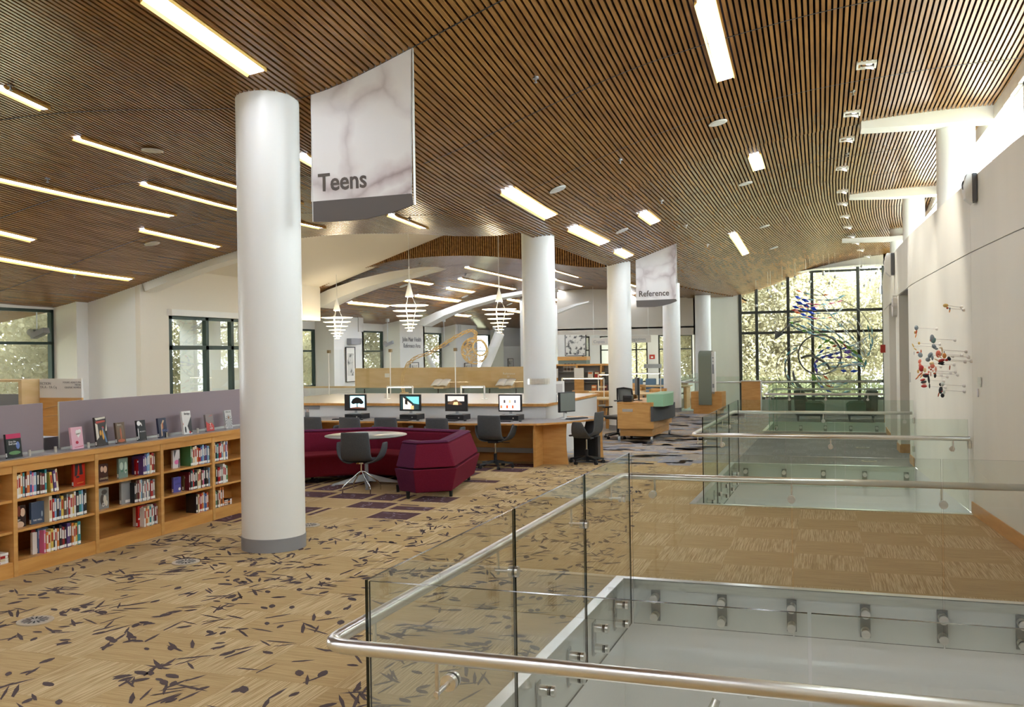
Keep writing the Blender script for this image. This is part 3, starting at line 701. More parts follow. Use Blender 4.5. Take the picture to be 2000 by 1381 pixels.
#PART4
# ================================================================ glass guards round the voids
RAIL_H = .86
GG = [G_RAIL]
def panel(parent, p, r_, z0=-.34, z1=1.07, th=.013, em='edge'):
    a = Vector(p); b = Vector(r_); c = (a+b)/2; m = MB()
    m.obox(c, (b-a), (b-a).length-.012, th, z0, z1, 0, cols=[1, 1, 0, 1, 0, 1])
    return m.build('glass_panel', [GG[0], M[em]], parent)
def roundpath(pts, r=.1, n=6):
    out = [Vector(pts[0])]
    for i in range(1, len(pts)-1):
        p = Vector(pts[i]); a = (Vector(pts[i-1])-p).normalized(); b = (Vector(pts[i+1])-p).normalized()
        A = p+a*r; B = p+b*r
        for k in range(n+1):
            t = k/n; out.append(A*(1-t)**2+p*2*t*(1-t)+B*t*t)
    out.append(Vector(pts[-1])); return out
def bracket(parent, g, d, z=RAIL_H, off=.11):
    """g: point on the glass (2-D), d: unit vector toward the rail side"""
    g = Vector((g[0], g[1], 0)); d = Vector((d[0], d[1], 0)).normalized(); m = MB(); zb = z-.13
    m.cyl(g-d*.022+Vector((0, 0, zb)), g-d*.007+Vector((0, 0, zb)), .03, n=20); m.cyl(g+d*.007+Vector((0, 0, zb)), g+d*.03+Vector((0, 0, zb)), .03, n=20)
    m.cyl(g+d*.03+Vector((0, 0, zb)), g+d*(off+.015)+Vector((0, 0, zb)), .009, n=10); m.cyl(g+d*off+Vector((0, 0, zb-.02)), g+d*off+Vector((0, 0, z-.02)), .008, n=10)
    return m.build('rail_bracket', M['steel'], parent)
def clamp(parent, c, d, z=-.2, off=.078):
    """c: point on the slab face, d: unit vector into the void"""
    c = Vector((c[0], c[1], 0)); d = Vector((d[0], d[1], 0)).normalized(); t = Vector((-d.y, d.x, 0))
    m = MB(); m.obox(c+d*.005, t, .075, .008, z-.125, z+.125)
    o = m.build('clamp_plate', M['steel_pl'], parent)
    for s_ in (-.075, .075):
        m = MB(); k = Vector((0, 0, z+s_)); m.cyl(c+d*.01+k, c+d*(off-.01)+k, .033, n=20); m.cyl(c+d*(off-.01)+k, c+d*(off+.012)+k, .027, n=20, mi=1); m.cyl(c+d*(off+.012)+k, c+d*(off+.035)+k, .033, n=20); m.build('standoff_bolt', [M['steel'], M['dark']], o)
    return o
def guard(label, a, b, joints_side, joints_near, joints_far, cl_side, cl_far, cl_near, br_near, br_side, br_far, em='edge'):
    ga, gb = a+.08, b-.08
    t = thing('glass_guardrail', label, 'railing', (xg(a), a, 0)); off = Vector((xg(a), a, 0))
    L0 = [o for o in bpy.data.objects]
    ys = [ga]+joints_side+[gb]
    for y0, y1 in zip(ys[:-1], ys[1:]): panel(t, (xg(y0), y0+.004), (xg(y1), y1-.004), em=em)
    for Y, js in ((ga, joints_near), (gb, joints_far)):
        xs = [xg(Y)+.012]+js+[xw(Y)-.02]
        for x0, x1 in zip(xs[:-1], xs[1:]): panel(t, (x0, Y), (x1, Y), em=em)
    rn, rf = ga-.125, gb+.11
    path = roundpath([(xw(rn)-.03, rn, RAIL_H), (xg(rn)-.1, rn, RAIL_H), (xg(rf)-.09, rf, RAIL_H), (xw(rf)-.03, rf, RAIL_H)])
    MB().tube(path, .0265, 16).build('handrail', M['steel'], t)
    for x in br_near: bracket(t, (x, ga), (0, -1), off=.125)
    for x in br_far: bracket(t, (x, gb), (0, 1), off=.11)
    for y in br_side: bracket(t, (xg(y), y), (-1, 0), off=.095)
    for y in cl_side: clamp(t, (xe(y)+.008, y), (1, 0), off=.075)
    for x in cl_far: clamp(t, (x, b-.008), (0, -1))
    for x in cl_near: clamp(t, (x, a+.008), (0, 1))
    for ch in t.children: ch.location = -off          # parts were laid out in room coordinates
    return t
fx = [atY(p, 1200, 7.5)[0] for p in (1280, 1410, 1546, 1690, 1841, 1996)]
guard('nearest glass guard with bent steel handrail in front of the camera', 2.96, 7.54, [4.66, 6.07], [-.045], [atY(1548, 1080, 7.46)[0], atY(1842, 1080, 7.46)[0]],
      [7.2, 6.55, 5.9, 5.25, 4.5, 3.8], fx, [], [-1.28, .3], [3.28, 4.66, 6.07, 7.2], [atY(1274, 930, 7.46)[0], atY(1545, 930, 7.46)[0], atY(1842, 930, 7.46)[0]])
GG[0] = G_RAILG
fx = [atY(p, 920, 15.6)[0] for p in (1456, 1531, 1608, 1689, 1771)]
guard('middle glass guard around the second floor opening, beside the grey and sand carpet', 11.49, 15.70, [12.9, 14.3], [.15], [atY(1534, 850, 15.6)[0], atY(1650, 850, 15.6)[0]],
      [15.3, 14.6, 13.9, 13.1, 12.4, 11.9], fx, [], [-1.17, .1, 1.42], [11.8, 12.9, 14.3, 15.3], [atY(1454, 820, 15.6)[0], atY(1608, 820, 15.6)[0], atY(1767, 820, 15.6)[0]])
fx = [atY(p, 838, 24.6)[0] for p in (1516, 1564, 1612, 1662, 1713)]
guard('farther glass guard around the opening in front of the green armchairs', 22.05, 24.75, [23.4], [.1], [.1], [24.2, 23.4, 22.6], fx, [], [-.7, .1, 1.0], [22.4, 23.4], [-.5, .9], em='edge_l')
t = thing('glass_guardrail', 'last glass guard along the floor edge before the end window, steel rail on top', 'railing', (0, 29, 0)); xs = [-4.3, -2.95, -1.6, -.3, .9, 1.75]
for a, b in zip(xs[:-1], xs[1:]): panel(t, (a, .12), (b, .12), z0=-.2, em='edge_l')
panel(t, (-4.3, .2), (-4.3, 4.9), z0=-.2, em='edge_l')
MB().tube(roundpath([(-4.22, 5.0, .9), (-4.22, .02, .9), (1.7, .02, .9)], .25), .024, 10).build('handrail', M['steel'], t)
for x in (-3.4, -2.3, -.9, .3, 1.3): bracket(t, (x, .12), (0, -1), z=.9, off=.1)
MB().box(-4.3, 1.75, .05, .1, -.02, .004).build('floor_trim', M['edge_l'], t)
# ================================================================ light strips in the ceilings
LBL = []
def strip(p0, p1, w, label, zf=zc, x0=None, far=False):
    h0 = hit(*p0, z=zf, y0=21.8 if far else 3.0); h1 = hit(*p1, z=zf, y0=21.8 if far else 3.0)
    if h0 is None or h1 is None: print('strip miss', label, h0, h1); return
    Ya, Yb = h0[1], h1[1]; xa, xb = h0[0], h1[0]; xm = (xa+xb)/2
    if abs(xa-xb) < .6: xa = xb = xm
    n = max(1, int((Yb-Ya)/1.2)); t = thing('ceiling_light', label, 'light', (xm, Ya, h0[2]), group='recessed strip lights in the slatted ceiling')
    dm = MB(); em = MB()
    def P_(f, dx, dz):
        Y = Ya+(Yb-Ya)*f; X = xa+(xb-xa)*f; z = zf(X-(0 if far else sh(Y)), Y); z2 = zf(X-(0 if far else sh(Y))+.05, Y); sl = (z2-z)/.05
        return (X+dx-xm, Y-Ya, z+sl*dx+dz-h0[2])
    for i in range(n):
        f0, f1 = i/n, (i+1)/n
        dm.hexa([P_(f0, -w/2, -.012), P_(f0, w/2, -.012), P_(f1, w/2, -.012), P_(f1, -w/2, -.012), P_(f0, -w/2, .03), P_(f0, w/2, .03), P_(f1, w/2, .03), P_(f1, -w/2, .03)])
        for s0, s1 in ((-w/2-.03, -w/2), (w/2, w/2+.03)):
            za, zb = (-.03, -.004) if s0 < 0 else (-.004, -.03)
            em.hexa([P_(f0, s0, za), P_(f0, s1, zb), P_(f1, s1, zb), P_(f1, s0, za), P_(f0, s0, .03), P_(f0, s1, .03), P_(f1, s1, .03), P_(f1, s0, .03)])
    dm.build('diffuser', M['strip'], t); em.build('reflector_edge', M['strip_edge'], t)
A_ = 'recessed strip light '
strip((269, 0), (525, 133), .15, A_+'running from the top edge of the view toward the thick front column'); strip((-25, 172), (112, 209), .09, A_+'cut by the view edge, above the wavy ceiling seam')
strip((150, 268), (585, 396), .09, A_+'long one passing behind the top of the front column'); strip((-60, 335), (338, 420), .09, A_+'long one crossing a dotted ceiling seam beside the window side')
strip((280, 357), (630, 444), .09, A_+'passing behind the front column just below the teens banner height'); strip((268, 450), (436, 479), .08, A_+'short one above the white curved beam by the front column')
strip((-20, 451), (72, 465), .08, A_+'short one cut off by the view edge, above the longest thin strip'); strip((-20, 507), (268, 540), .08, A_+'lowest thin one ending above the white pier')
strip((755, 419), (838, 445), .1, A_+'short one just under the curved tip of the teens banner'); strip((986, 373), (1081, 420), .17, A_+'bright one just above the second column')
strip((1120, 444), (1181, 474), .17, A_+'between the second and third columns'); strip((1207, 489), (1230, 500), .16, A_+'tiny one right above the third column')
strip((1372, 0), (1421, 152), .15, A_+'steep one coming down from the top edge of the view'); strip((1257, 415), (1280, 434), .15, A_+'small square one beside a round ceiling speaker')
strip((1470, 303), (1486, 329), .15, A_+'small one alone in the pale part of the ceiling'); strip((1429, 457), (1459, 495), .14, A_+'alone between the small banner and the end window')
strip((583, 302), (640, 328), .14, A_+'mostly hidden behind the teens banner')
for i, (a, b, l) in enumerate([((917, 521), (1022, 548), 'upper of two long ones over the gold sculpture'), ((901, 543), (1004, 565), 'lower of two long ones over the gold sculpture'), ((875, 562), (925, 570), 'short one left of the tall pendant stem'),
        ((815, 576), (897, 588), 'thin one right of the middle pendant'), ((686, 589), (757, 598), 'thin one above the pier with the vent'), ((789, 545), (843, 555), 'short one behind the middle pendant wire'), ((892, 614), (918, 617), 'tiny one close to the pier tops'),
        ((994, 584), (1022, 589), 'end of one meeting the second column below the others'), ((1085, 527), (1127, 541), 'topmost of four beside the second column'), ((1085, 545), (1135, 559), 'second of four beside the second column'),
        ((1088, 565), (1154, 581), 'third and longest of four beside the second column'), ((1085, 584), (1125, 593), 'lowest of four beside the second column'), ((995, 605), (1020, 610), 'lowest thin one by the third pendant')]):
    strip(a, b, .12, A_+'in far ceiling, '+l, zf=zfar2, far=True)
strip((1231, 553), (1243, 560), .14, A_+'seen in the gap between the third column and the small banner'); strip((1231, 576), (1243, 581), .14, A_+'lower of two in the gap beside the small banner')
for i in range(8):                                               # added fill lights over the hall behind the camera
    x = -14.5+2.2*i; t = thing('ceiling_light', 'added fill light over the hall behind the viewpoint', 'light', (x, -1.6, zc(x, 0)), group='added fill lights behind the viewpoint'); MB().box(-.15, .15, 0, 3.4, -.03, .03).build('diffuser', M['strip'], t)
# round ceiling speakers, sprinklers, square spots
def disc(px, py, r, label, zf=zc):
    h = hit(px, py, z=zf, y0=3 if zf is zc else 21.8)
    if not h: return
    m = MB(); m.cyl((0, 0, -.012), (0, 0, .0), r, n=24); m.cyl((0, 0, -.016), (0, 0, -.012), r*.8, n=24, mi=1)
    sl = math.atan((zf(h[0]+.1-(sh(h[1]) if zf is zc else 0), h[1])-zf(h[0]-.1-(sh(h[1]) if zf is zc else 0), h[1]))/.2)
    tag(m.build('ceiling_speaker', [M['white'], M['speaker']], loc=(h[0], h[1], h[2]-.002), rot=(0, -sl, 0)), label, 'speaker', 'round white speakers in the ceiling')
S1 = 'round white ceiling speaker '
for px, py, l in [(298, 293, 'above the long strip left of the front column'), (297, 475, 'above the short strip near the white curved beam'), (1402, 239, 'largest one, below the steep strip light'), (1089, 369, 'right of the bright strip by the second column'),
                  (1456, 358, 'above and left of the pale ceiling patch'), (1215, 450, 'between the two strips near the small banner'), (1493, 442, 'above the lone strip near the end window'), (1511, 484, 'just above the far arc of the end window ceiling')]: disc(px, py, .13, S1+l)
for px, py, l in [(788, 558, 'in the far ceiling behind the middle pendant'), (908, 579, 'in the far ceiling between two thin strips'), (995, 594, 'in the far ceiling by the third pendant')]: disc(px, py, .13, S1+l, zfar2)
def sprink(px, py, label, zf=zc):
    h = hit(px, py, z=zf, y0=3 if zf is zc else 21.8)
    if not h: return
    m = MB(); m.cyl((0, 0, -.012), (0, 0, .02), .035, n=12); m.cyl((0, 0, -.05), (0, 0, -.012), .01, n=8); m.cyl((0, 0, -.055), (0, 0, -.05), .02, n=8)
    tag(m.build('sprinkler_head', M['steel_pl'], loc=h), label, 'sprinkler', 'sprinkler heads in the ceiling')
for px, py, l in [(21, 166, 'above the clipped strip light'), (93, 348, 'just over the long strip at the view edge'), (145, 537, 'under the lowest thin strip'), (1046, 152, 'in the brown slats above the bright strip'), (1211, 312, 'between two round speakers'), (1292, 392, 'beside the small square strip'),
                  (800, 427, 'below the tip of the teens banner'), (1666, 178, 'between the two largest square spots'), (1655, 300, 'beside the row of square spots'), (1340, 440, 'left of the pale ceiling patch'), (1382, 478, 'over the small banner')]: sprink(px, py, 'small sprinkler head '+l)
for px, py, l in [(909, 535, 'left of the upper long far strip'), (1002, 557, 'right of the lower long far strip'), (1107, 582, 'beside the second column'), (820, 515, 'near the wooden fascia')]: sprink(px, py, 'small sprinkler head in the far ceiling '+l, zfar2)
spot0 = None
for i, (px, py, l) in enumerate([(1692, 126, 'first and largest'), (1664, 221, 'second'), (1654, 271, 'third'), (1645, 328, 'fourth'), (1645, 373, 'fifth'), (1646, 397, 'sixth'), (1650, 422, 'seventh'), (1656, 443, 'eighth'), (1663, 461, 'ninth'), (1672, 474, 'tenth'), (1681, 488, 'eleventh'), (1694, 500, 'twelfth'), (1708, 511, 'thirteenth and smallest')]):
    h = hit(px, py)
    if not h: continue
    lab = 'square white recessed spot light, %s in the row beside the clerestory' % l
    if spot0 is None:
        t = spot0 = thing('recessed_spotlight', lab, 'light', (h[0], h[1], h[2]-.012), group='square spot lights in a row'); s_ = .115
        m = MB()
        for a in ((-s_, s_, -s_, -s_+.022), (-s_, s_, s_-.022, s_), (-s_, -s_+.022, -s_, s_), (s_-.022, s_, -s_, s_)): m.box(a[0], a[1], a[2], a[3], -.012, .03)
        m.build('trim_frame', M['white'], t); MB().box(-s_+.02, s_-.02, -s_+.02, s_-.02, .012, .03).build('housing', M['dark'], t)
        MB().extr([(-s_+.03, .06, .01), (s_-.03, .06, .01), (s_-.03, -.03, -.07)], (0, .02, .012)).build('baffle', M['white'], t)
        m = MB(); m.cyl((.03, -.04, 0), (.03, -.04, .015), .035, n=12); m.build('lens', M['glow'], t)
    else: dup(spot0, (h[0], h[1], h[2]-.012), 0, lab)
# ================================================================ banners
def veined(name, sc, off):
    m = mat(name, (232, 230, 228), .45); nt = m.node_tree; b = nt.nodes['Principled BSDF']; N = nt.nodes.new; L = nt.links.new
    tc = N('ShaderNodeTexCoord'); n1 = N('ShaderNodeTexNoise'); n1.inputs['Scale'].default_value = 1.6*sc; n1.inputs['Detail'].default_value = 5
    mp = N('ShaderNodeMapping'); mp.inputs['Location'].default_value = off; L(tc.outputs['Object'], mp.inputs[0]); L(mp.outputs[0], n1.inputs['Vector'])
    mx = N('ShaderNodeMix'); mx.data_type = 'RGBA'; mx.inputs[0].default_value = .32; L(mp.outputs[0], mx.inputs[6]); L(n1.outputs['Color'], mx.inputs[7])
    v = N('ShaderNodeTexVoronoi'); v.feature = 'DISTANCE_TO_EDGE'; v.inputs['Scale'].default_value = 2.1*sc; L(mx.outputs[2], v.inputs['Vector'])
    r = N('ShaderNodeValToRGB'); e = r.color_ramp.elements; e[0].position = 0; e[0].color = srgb(168, 152, 152); e[1].position = .16; e[1].color = srgb(236, 235, 233)
    k = e.new(.05); k.color = srgb(206, 196, 196); L(v.outputs['Distance'], r.inputs[0])
    n2 = N('ShaderNodeTexNoise'); n2.inputs['Scale'].default_value = 1.3*sc; L(mp.outputs[0], n2.inputs['Vector'])
    r2 = N('ShaderNodeValToRGB'); r2.color_ramp.elements[0].position = .35; r2.color_ramp.elements[1].position = .62; r2.color_ramp.elements[0].color = (0, 0, 0, 1); L(n2.outputs['Fac'], r2.inputs[0])
    m2 = N('ShaderNodeMix'); m2.data_type = 'RGBA'; L(r2.outputs[0], m2.inputs[0]); L(r.outputs[0], m2.inputs[6]); m2.inputs[7].default_value = srgb(234, 233, 231); L(m2.outputs[2], b.inputs['Base Color'])
    return m
def banner(pts, gy, body, tp, tsize, Y, label, vm, ts=1.0):
    q = [atY(x, y, Y) for x, y in pts]      # tl, tr, br, (curve...), bl
    g0 = atY(pts[0][0], gy[0], Y); g1 = atY(pts[1][0], gy[1], Y); o = q[0]
    L_ = lambda p: (p[0]-o[0], 0, p[2]-o[2])
    t = thing('hanging_banner', label, 'banner', o)
    MB().extr([L_(g0), L_(g1), L_(q[1]), L_(q[0])], (0, .02, 0)).build('panel', vm, t)
    MB().extr([L_(p) for p in reversed(q[2:])]+[L_((g1[0], 0, g1[2])), L_((g0[0], 0, g0[2]))], (0, .022, 0)).build('weight_panel', M['banner_grey'], t)
    m = MB(); e = L_(q[1]); f = L_(q[2]); m.box(e[0], e[0]+.012, -.002, .024, f[2], e[2]); m.build('edge_trim', M['alu'], t); m = MB(); e = L_(q[0]); f = L_(q[-1]); m.box(-.008, 0, -.002, .024, f[2], 0); m.build('edge_trim', M['alu'], t)
    p = L_(atY(tp[0], tp[1], Y)); text(body, tsize, M['ink'], t, (p[0], -.004, p[2]), (PI/2, -.01, 0), sx=ts, bold=.016)
M['banner_grey'] = mat('warm_grey_panel', (96, 90, 86), .5)
banner([(608, 171), (803, 66), (806, 400), (780, 410), (750, 419), (715, 427), (680, 431), (645, 433), (611, 433)], (394, 378), 'Teens', (622, 374), .245, 7.93, 'large hanging banner reading Teens with grey curved bottom, beside the front column', veined('veined_print', 1.0, (0, 0, 0)), .9)
banner([(1242, 508), (1320, 475), (1322, 588), (1310, 593), (1295, 597), (1278, 599.5), (1262, 600), (1244, 600)], (587, 584), 'Reference', (1247.5, 579.5), .195, 21.85, 'smaller hanging banner reading Reference, between the third and fourth columns', veined('veined_print_small', 1.0, (3.1, 0, 1.7)), .92)
# ================================================================ pendant lamps
def pendant(x, y, z1, z_top, canopy, label, D=.825):
    """z1 height of the largest disc"""
    t = thing('pendant_lamp', label, 'lamp', (x, y, z1), group='tiered disc pendants over the atrium')
    prev = z1
    for i, (r, dz) in enumerate([(D/2, 0), (D*.43, -.115), (D*.345, -.225), (D*.265, -.325), (D*.195, -.41), (D*.13, -.485), (D*.075, -.55)]):
        m = MB(); m.lathe([(0, .012), (r*.25, .018), (r*.5, .006), (r*.9, .003), (r, .012), (r, .016), (r*.9, .011), (r*.5, .016), (r*.25, .03), (0, .03)], (0, 0, dz), 32); m.build('shade_disc', M['shade'], t)
    m = MB()
    for k in range(3):
        a = k*2*PI/3+.4; m.tube([(D*.18*math.cos(a), D*.18*math.sin(a), .0), (D*.05*math.cos(a), D*.05*math.sin(a), .24)], .0025, 4); m.tube([(D*.18*math.cos(a), D*.18*math.sin(a), 0), (D*.05*math.cos(a), D*.05*math.sin(a), -.55)], .0025, 4)
    m.build('suspension_wire', M['steel'], t)
    m = MB(); m.lathe([(.085, .2), (.09, .21), (.02, .5), (.012, .56), (0, .56)], n=24); m.lathe([(0, .205), (.085, .2)], n=24, mi=1); m.build('lamp_cone', [M['white'], M['glow']], t)
    m = MB(); m.cyl((0, 0, .55), (0, 0, .85), .014, n=8); m.cyl((0, 0, .85), (0, 0, z_top-z1), .006, n=6); m.build('stem', M['white'], t)
    if canopy: MB().lathe([(.14, z_top-z1+.03), (.135, z_top-z1), (.02, z_top-z1-.2), (0, z_top-z1-.2)], n=20).build('canopy', M['white'], t)
    l = bpy.data.lights.new('pendant_bulb', 'POINT'); l.energy = 25; l.color = (1, .86, .66); l.shadow_soft_size = .1
    lo = bpy.data.objects.new('pendant_bulb', l); COL.objects.link(lo); lo.parent = t; lo.location = (0, 0, -.06)
p1 = pendant(-12.05, 21.26, 2.9, 4.24, True, 'tiered white disc pendant with a cone canopy on the cream soffit, nearest the front column')
p2 = pendant(-8.4, 17.95, 2.96, 5.42, False, 'largest tiered white disc pendant, in the middle of the three')
p3 = pendant(-7.28, 20.6, 2.95, 5.42, False, 'tiered white disc pendant beside the second column')
# ================================================================ low bookcase with books
XS = -6.76                                                      # front of the bookcase
def bx_(name, x0, x1, y0, y1, z0, z1, m, par, off, **k):
    return MB().box(x0-off[0], x1-off[0], y0-off[1], y1-off[1], z0-off[2], z1-off[2]).build(name, m, par, **k)
DIV = [6.21, 7.17, 8.11, 8.99, 9.87, 10.75]
bc = thing('low_bookcase', 'long low maple bookcase with three shelves per bay, behind the front column', 'bookcase', (XS, 5.25, 0)); o_ = (XS, 5.25, 0)
YB0, YB1 = 5.25, 10.75
bx_('top', XS-.92, XS+.02, YB0, YB1, .985, 1.03, M['maple_h'], bc, o_)
bx_('top_inlay', XS-.86, XS-.05, YB0, YB1, 1.03, 1.033, M['desktop'], bc, o_)
bx_('back_panel', XS-.40, XS-.38, YB0, YB1, .1, .98, M['maple_in'], bc, o_)
for d in [5.25]+DIV:
    bx_('divider', XS-.88, XS+.004, d-.022, d+.022, 0, .985, M['maple'], bc, o_)
SHZ = [.13, .405, .68]
for a, b in zip([5.25]+DIV[:-1], DIV):
    bx_('plinth', XS-.03, XS-.004, a+.022, b-.022, 0, .11, M['maple_h'], bc, o_)
    bx_('header_rail', XS-.02, XS-.002, a+.022, b-.022, .915, .985, M['maple_h'], bc, o_)
    for z in SHZ: bx_('shelf', XS-.38, XS-.008, a+.022, b-.022, z-.022, z, M['maple_h'], bc, o_)
# mauve divider panels standing on the bookcase
for a, b, z1, l in ((7.03, 10.35, 1.50, 'long mauve divider panel standing on the bookcase behind the display books'), (5.3, 6.83, 1.50, 'mauve divider panel at the view edge, behind the dark sports novel')):
    t = thing('divider_panel', l, 'panel', (XS-.33, a, 1.033)); MB().box(0, .02, 0, b-a, 0, z1-1.033, 0, cols=[1, 1, 1, 0, 1, 0]).build('board', [M['mauve'], M['alu']], t)
    m = MB(); m.box(.02, .03, .0, b-a, 0, .02); m.build('foot_channel', M['alu'], t)
COLS = {'red': (170, 36, 34), 'white': (226, 222, 214), 'black': (34, 32, 36), 'blue': (66, 92, 150), 'light blue': (130, 170, 206), 'yellow': (214, 184, 88), 'orange': (208, 118, 52), 'purple': (92, 66, 122), 'teal': (52, 136, 140),
        'grey': (130, 132, 134), 'brown': (96, 66, 48), 'green': (86, 142, 92), 'cream': (222, 206, 170), 'pink': (222, 110, 150), 'maroon': (104, 28, 38)}
CM = {k: mat('cover_'+k.replace(' ', '_'), v, .4) for k, v in COLS.items()}
M['sticker'] = mat('call_number_label', (236, 236, 232), .6)
BOOKS = {}
def book(col, th, h, d, loc, label, group, lean=0, flat=False):
    """upright book, spine toward +X"""
    key = (col, round(th, 3), round(h, 2), round(d, 2)); src = BOOKS.get(key)
    if src is None:
        t = thing('book', label, 'book', loc, 0, group); c = MB()
        c.box(-d, -.004, -th/2, -th/2+.002, 0, h); c.box(-d, -.004, th/2-.002, th/2, 0, h); c.box(-.004, 0, -th/2, th/2, 0, h); c.box(0, .0008, -th*.3, th*.3, h*.45, h*.85, 1)
        c.build('cover', [CM[col], CM['white' if col not in ('white', 'cream', 'yellow') else 'red']], t)
        MB().box(-d+.004, -.005, -th/2+.002, th/2-.002, .003, h-.004).build('pages', M['paper'], t)
        MB().box(.0005, .0016, -th/2+.001, th/2-.001, .008, .034).build('spine_label', M['sticker'], t)
        BOOKS[key] = t
    else: t = dup(src, loc, 0, label); t['group'] = group
    t.rotation_euler = (lean, 0, 0) if not flat else (PI/2, 0, 0)
    return t
ORD = ['first', 'second', 'third', 'fourth', 'fifth', 'sixth', 'seventh', 'eighth', 'ninth', 'tenth', 'eleventh', 'twelfth', 'thirteenth', 'fourteenth', 'fifteenth', 'sixteenth', 'seventeenth', 'eighteenth']
def row(bay, sh_, y0, n, cols, where, lean=0, hs=(.19, .235)):
    y = y0; z = SHZ[sh_]; q = random.Random(bay*10+sh_)
    for i in range(n):
        th = round(q.choice((.018, .022, .028, .034)), 3); h = round(q.uniform(*hs), 2); c = cols[i % len(cols)]
        if c in ('white', 'cream') and q.random() < .4: c = q.choice(['grey', 'black', 'brown', 'blue', 'teal', 'maroon'])
        elif q.random() < .3: c = q.choice(list(COLS))
        ln = lean if i > n-4 else 0
        book(c, th, h, round(q.choice((.14, .15)), 2), (XS-.03-q.uniform(0, .012), y+th/2+(i*.004 if ln else 0), z), '%s-spined book, %s from the column end, %s' % (c, ORD[min(n-1-i, 17)], where), 'books '+where, ln)
        y += th+.0015+(.003 if ln else 0)
    return y
B0, B1, B2, B3 = 5.25, 6.21, 7.17, 8.11
row(1, 2, 6.245, 16, ['white', 'cream', 'orange', 'teal', 'white', 'purple', 'blue', 'pink', 'light blue', 'black', 'white'], 'top shelf beside bright red novel', lean=.1)
row(1, 1, 6.62, 17, ['cream', 'red', 'light blue', 'black', 'purple', 'yellow', 'orange', 'grey', 'red', 'white', 'yellow', 'green'], 'middle shelf beside yellow book', hs=(.2, .245))
row(1, 0, 6.56, 17, ['white', 'orange', 'cream', 'yellow', 'black', 'white', 'orange', 'cream', 'maroon', 'red', 'white', 'purple'], 'bottom shelf of the fullest bay', hs=(.19, .235))
row(2, 2, 7.86, 8, ['purple', 'purple', 'blue', 'brown', 'light blue', 'cream', 'light blue', 'white'], 'behind the rounded red volume')
row(2, 1, 7.73, 12, ['black', 'brown', 'orange', 'cream', 'light blue', 'grey', 'white', 'purple', 'white', 'grey', 'red', 'white'], 'middle shelf beside tall grey book')
row(2, 0, 7.87, 8, ['white', 'orange', 'cream', 'black', 'black', 'black', 'maroon', 'white'], 'bottom shelf beside tall red volume')
row(3, 2, 8.63, 13, ['brown', 'grey', 'black', 'white', 'orange', 'black', 'blue', 'light blue', 'light blue', 'green', 'light blue', 'black'], 'top shelf beside orange sunset cover')
row(3, 1, 8.60, 14, ['maroon', 'black', 'grey', 'black', 'cream', 'black', 'red', 'grey', 'brown', 'pink', 'black', 'black', 'brown'], 'middle shelf beside olive-brown book')
row(3, 0, 8.72, 9, ['black', 'cream', 'red', 'brown', 'orange', 'light blue', 'red', 'orange', 'red'], 'bottom shelf beside dark ornate book')
row(4, 2, 9.015, 13, ['cream', 'white', 'cream', 'white', 'teal', 'grey', 'red', 'grey', 'brown', 'cream', 'white'], 'top shelf next to the column')
row(4, 1, 9.015, 11, ['green', 'yellow', 'orange', 'black', 'red', 'red', 'green', 'grey', 'purple', 'white'], 'middle shelf next to the column')
row(4, 0, 9.015, 8, ['white', 'grey', 'grey', 'brown', 'cream', 'orange', 'black', 'black'], 'bottom shelf next to the column')
for i in range(3): book(['brown', 'orange', 'black'][i], .02, .17, .14, (XS-.05, 9.40, SHZ[0]+.011+.0215*i), ['brown paperback lying flat at the bottom of the small stack by the column', 'orange paperback in the middle of the small flat stack by the column', 'black paperback on top of the small flat stack by the column'][i], 'flat books by the column', flat=True)
for i in range(4): book(['white', 'cream', 'red', 'white'][i], .022, .19, .14, (XS-.04, 6.17, SHZ[0]+.011+.0235*i), ['white book at the bottom', 'cream book second from the bottom', 'red-spined book second from the top', 'white book on top'][i]+' of the flat stack cut by the view edge', 'flat books at the view edge', flat=True)
# face-out books: cover toward the room, art as flat colour shapes on the cover
def art(par, th, w, h, shapes):
    for k, (cn, polys) in enumerate(shapes):
        m = MB()
        for p in polys: m.face([(th+.0008+.0002*k, -w/2+u*w, v*h) for u, v in p])
        m.build('cover_art', mat('art_'+'_'.join(map(str, cn)), cn, .4), par)
def blob(cx, cy, rx, ry, n=14, rot=0):
    return [(cx+rx*math.cos(2*PI*i/n)*math.cos(rot)-ry*math.sin(2*PI*i/n)*math.sin(rot), cy+rx*math.cos(2*PI*i/n)*math.sin(rot)+ry*math.sin(2*PI*i/n)*math.cos(rot)) for i in range(n)]
def facebook(y, z, w, h, rgb, label, shapes=(), words=(), x=None, th=.025, tilt=.0, yaw=0, group='face-out display books'):
    t = thing('display_book', label, 'book', ((XS-.07) if x is None else x, y, z), yaw, group)
    cn = 'cover_%d_%d_%d' % rgb; c = mat(cn, rgb, .25)
    m = MB(); m.box(0, .002, -w/2, w/2, 0, h); m.box(th-.002, th, -w/2, w/2, 0, h); m.box(.002, th-.002, -w/2, -w/2+.003, 0, h); m.build('cover', c, t)
    MB().box(.002, th-.002, -w/2+.003, w/2-.003, .003, h-.003).build('pages', M['paper'], t)
    MB().box(.004, th-.004, -w/2-.001, -w/2, .01, .045).build('spine_label', M['sticker'], t)
    art(t, th, w, h, shapes)
    for body, u, v, s_, rgb2 in words: text(body, s_*h, mat('ink_%d_%d_%d' % rgb2, rgb2, .5), t, (th+.0022, -w/2+u*w, v*h), (PI/2, 0, PI/2), ext=.0002)
    t.rotation_euler = (0, -tilt, yaw); return t
def onpx(px, py, x):                         # y on the plane X=x seen at a pixel
    return atX(px, py, x)[1]
TOPZ = 1.0335; XT = XS-.16; tl = .12
WH = (235, 233, 230); BK = (30, 30, 34)
D = [((77, 556-15), 0)]
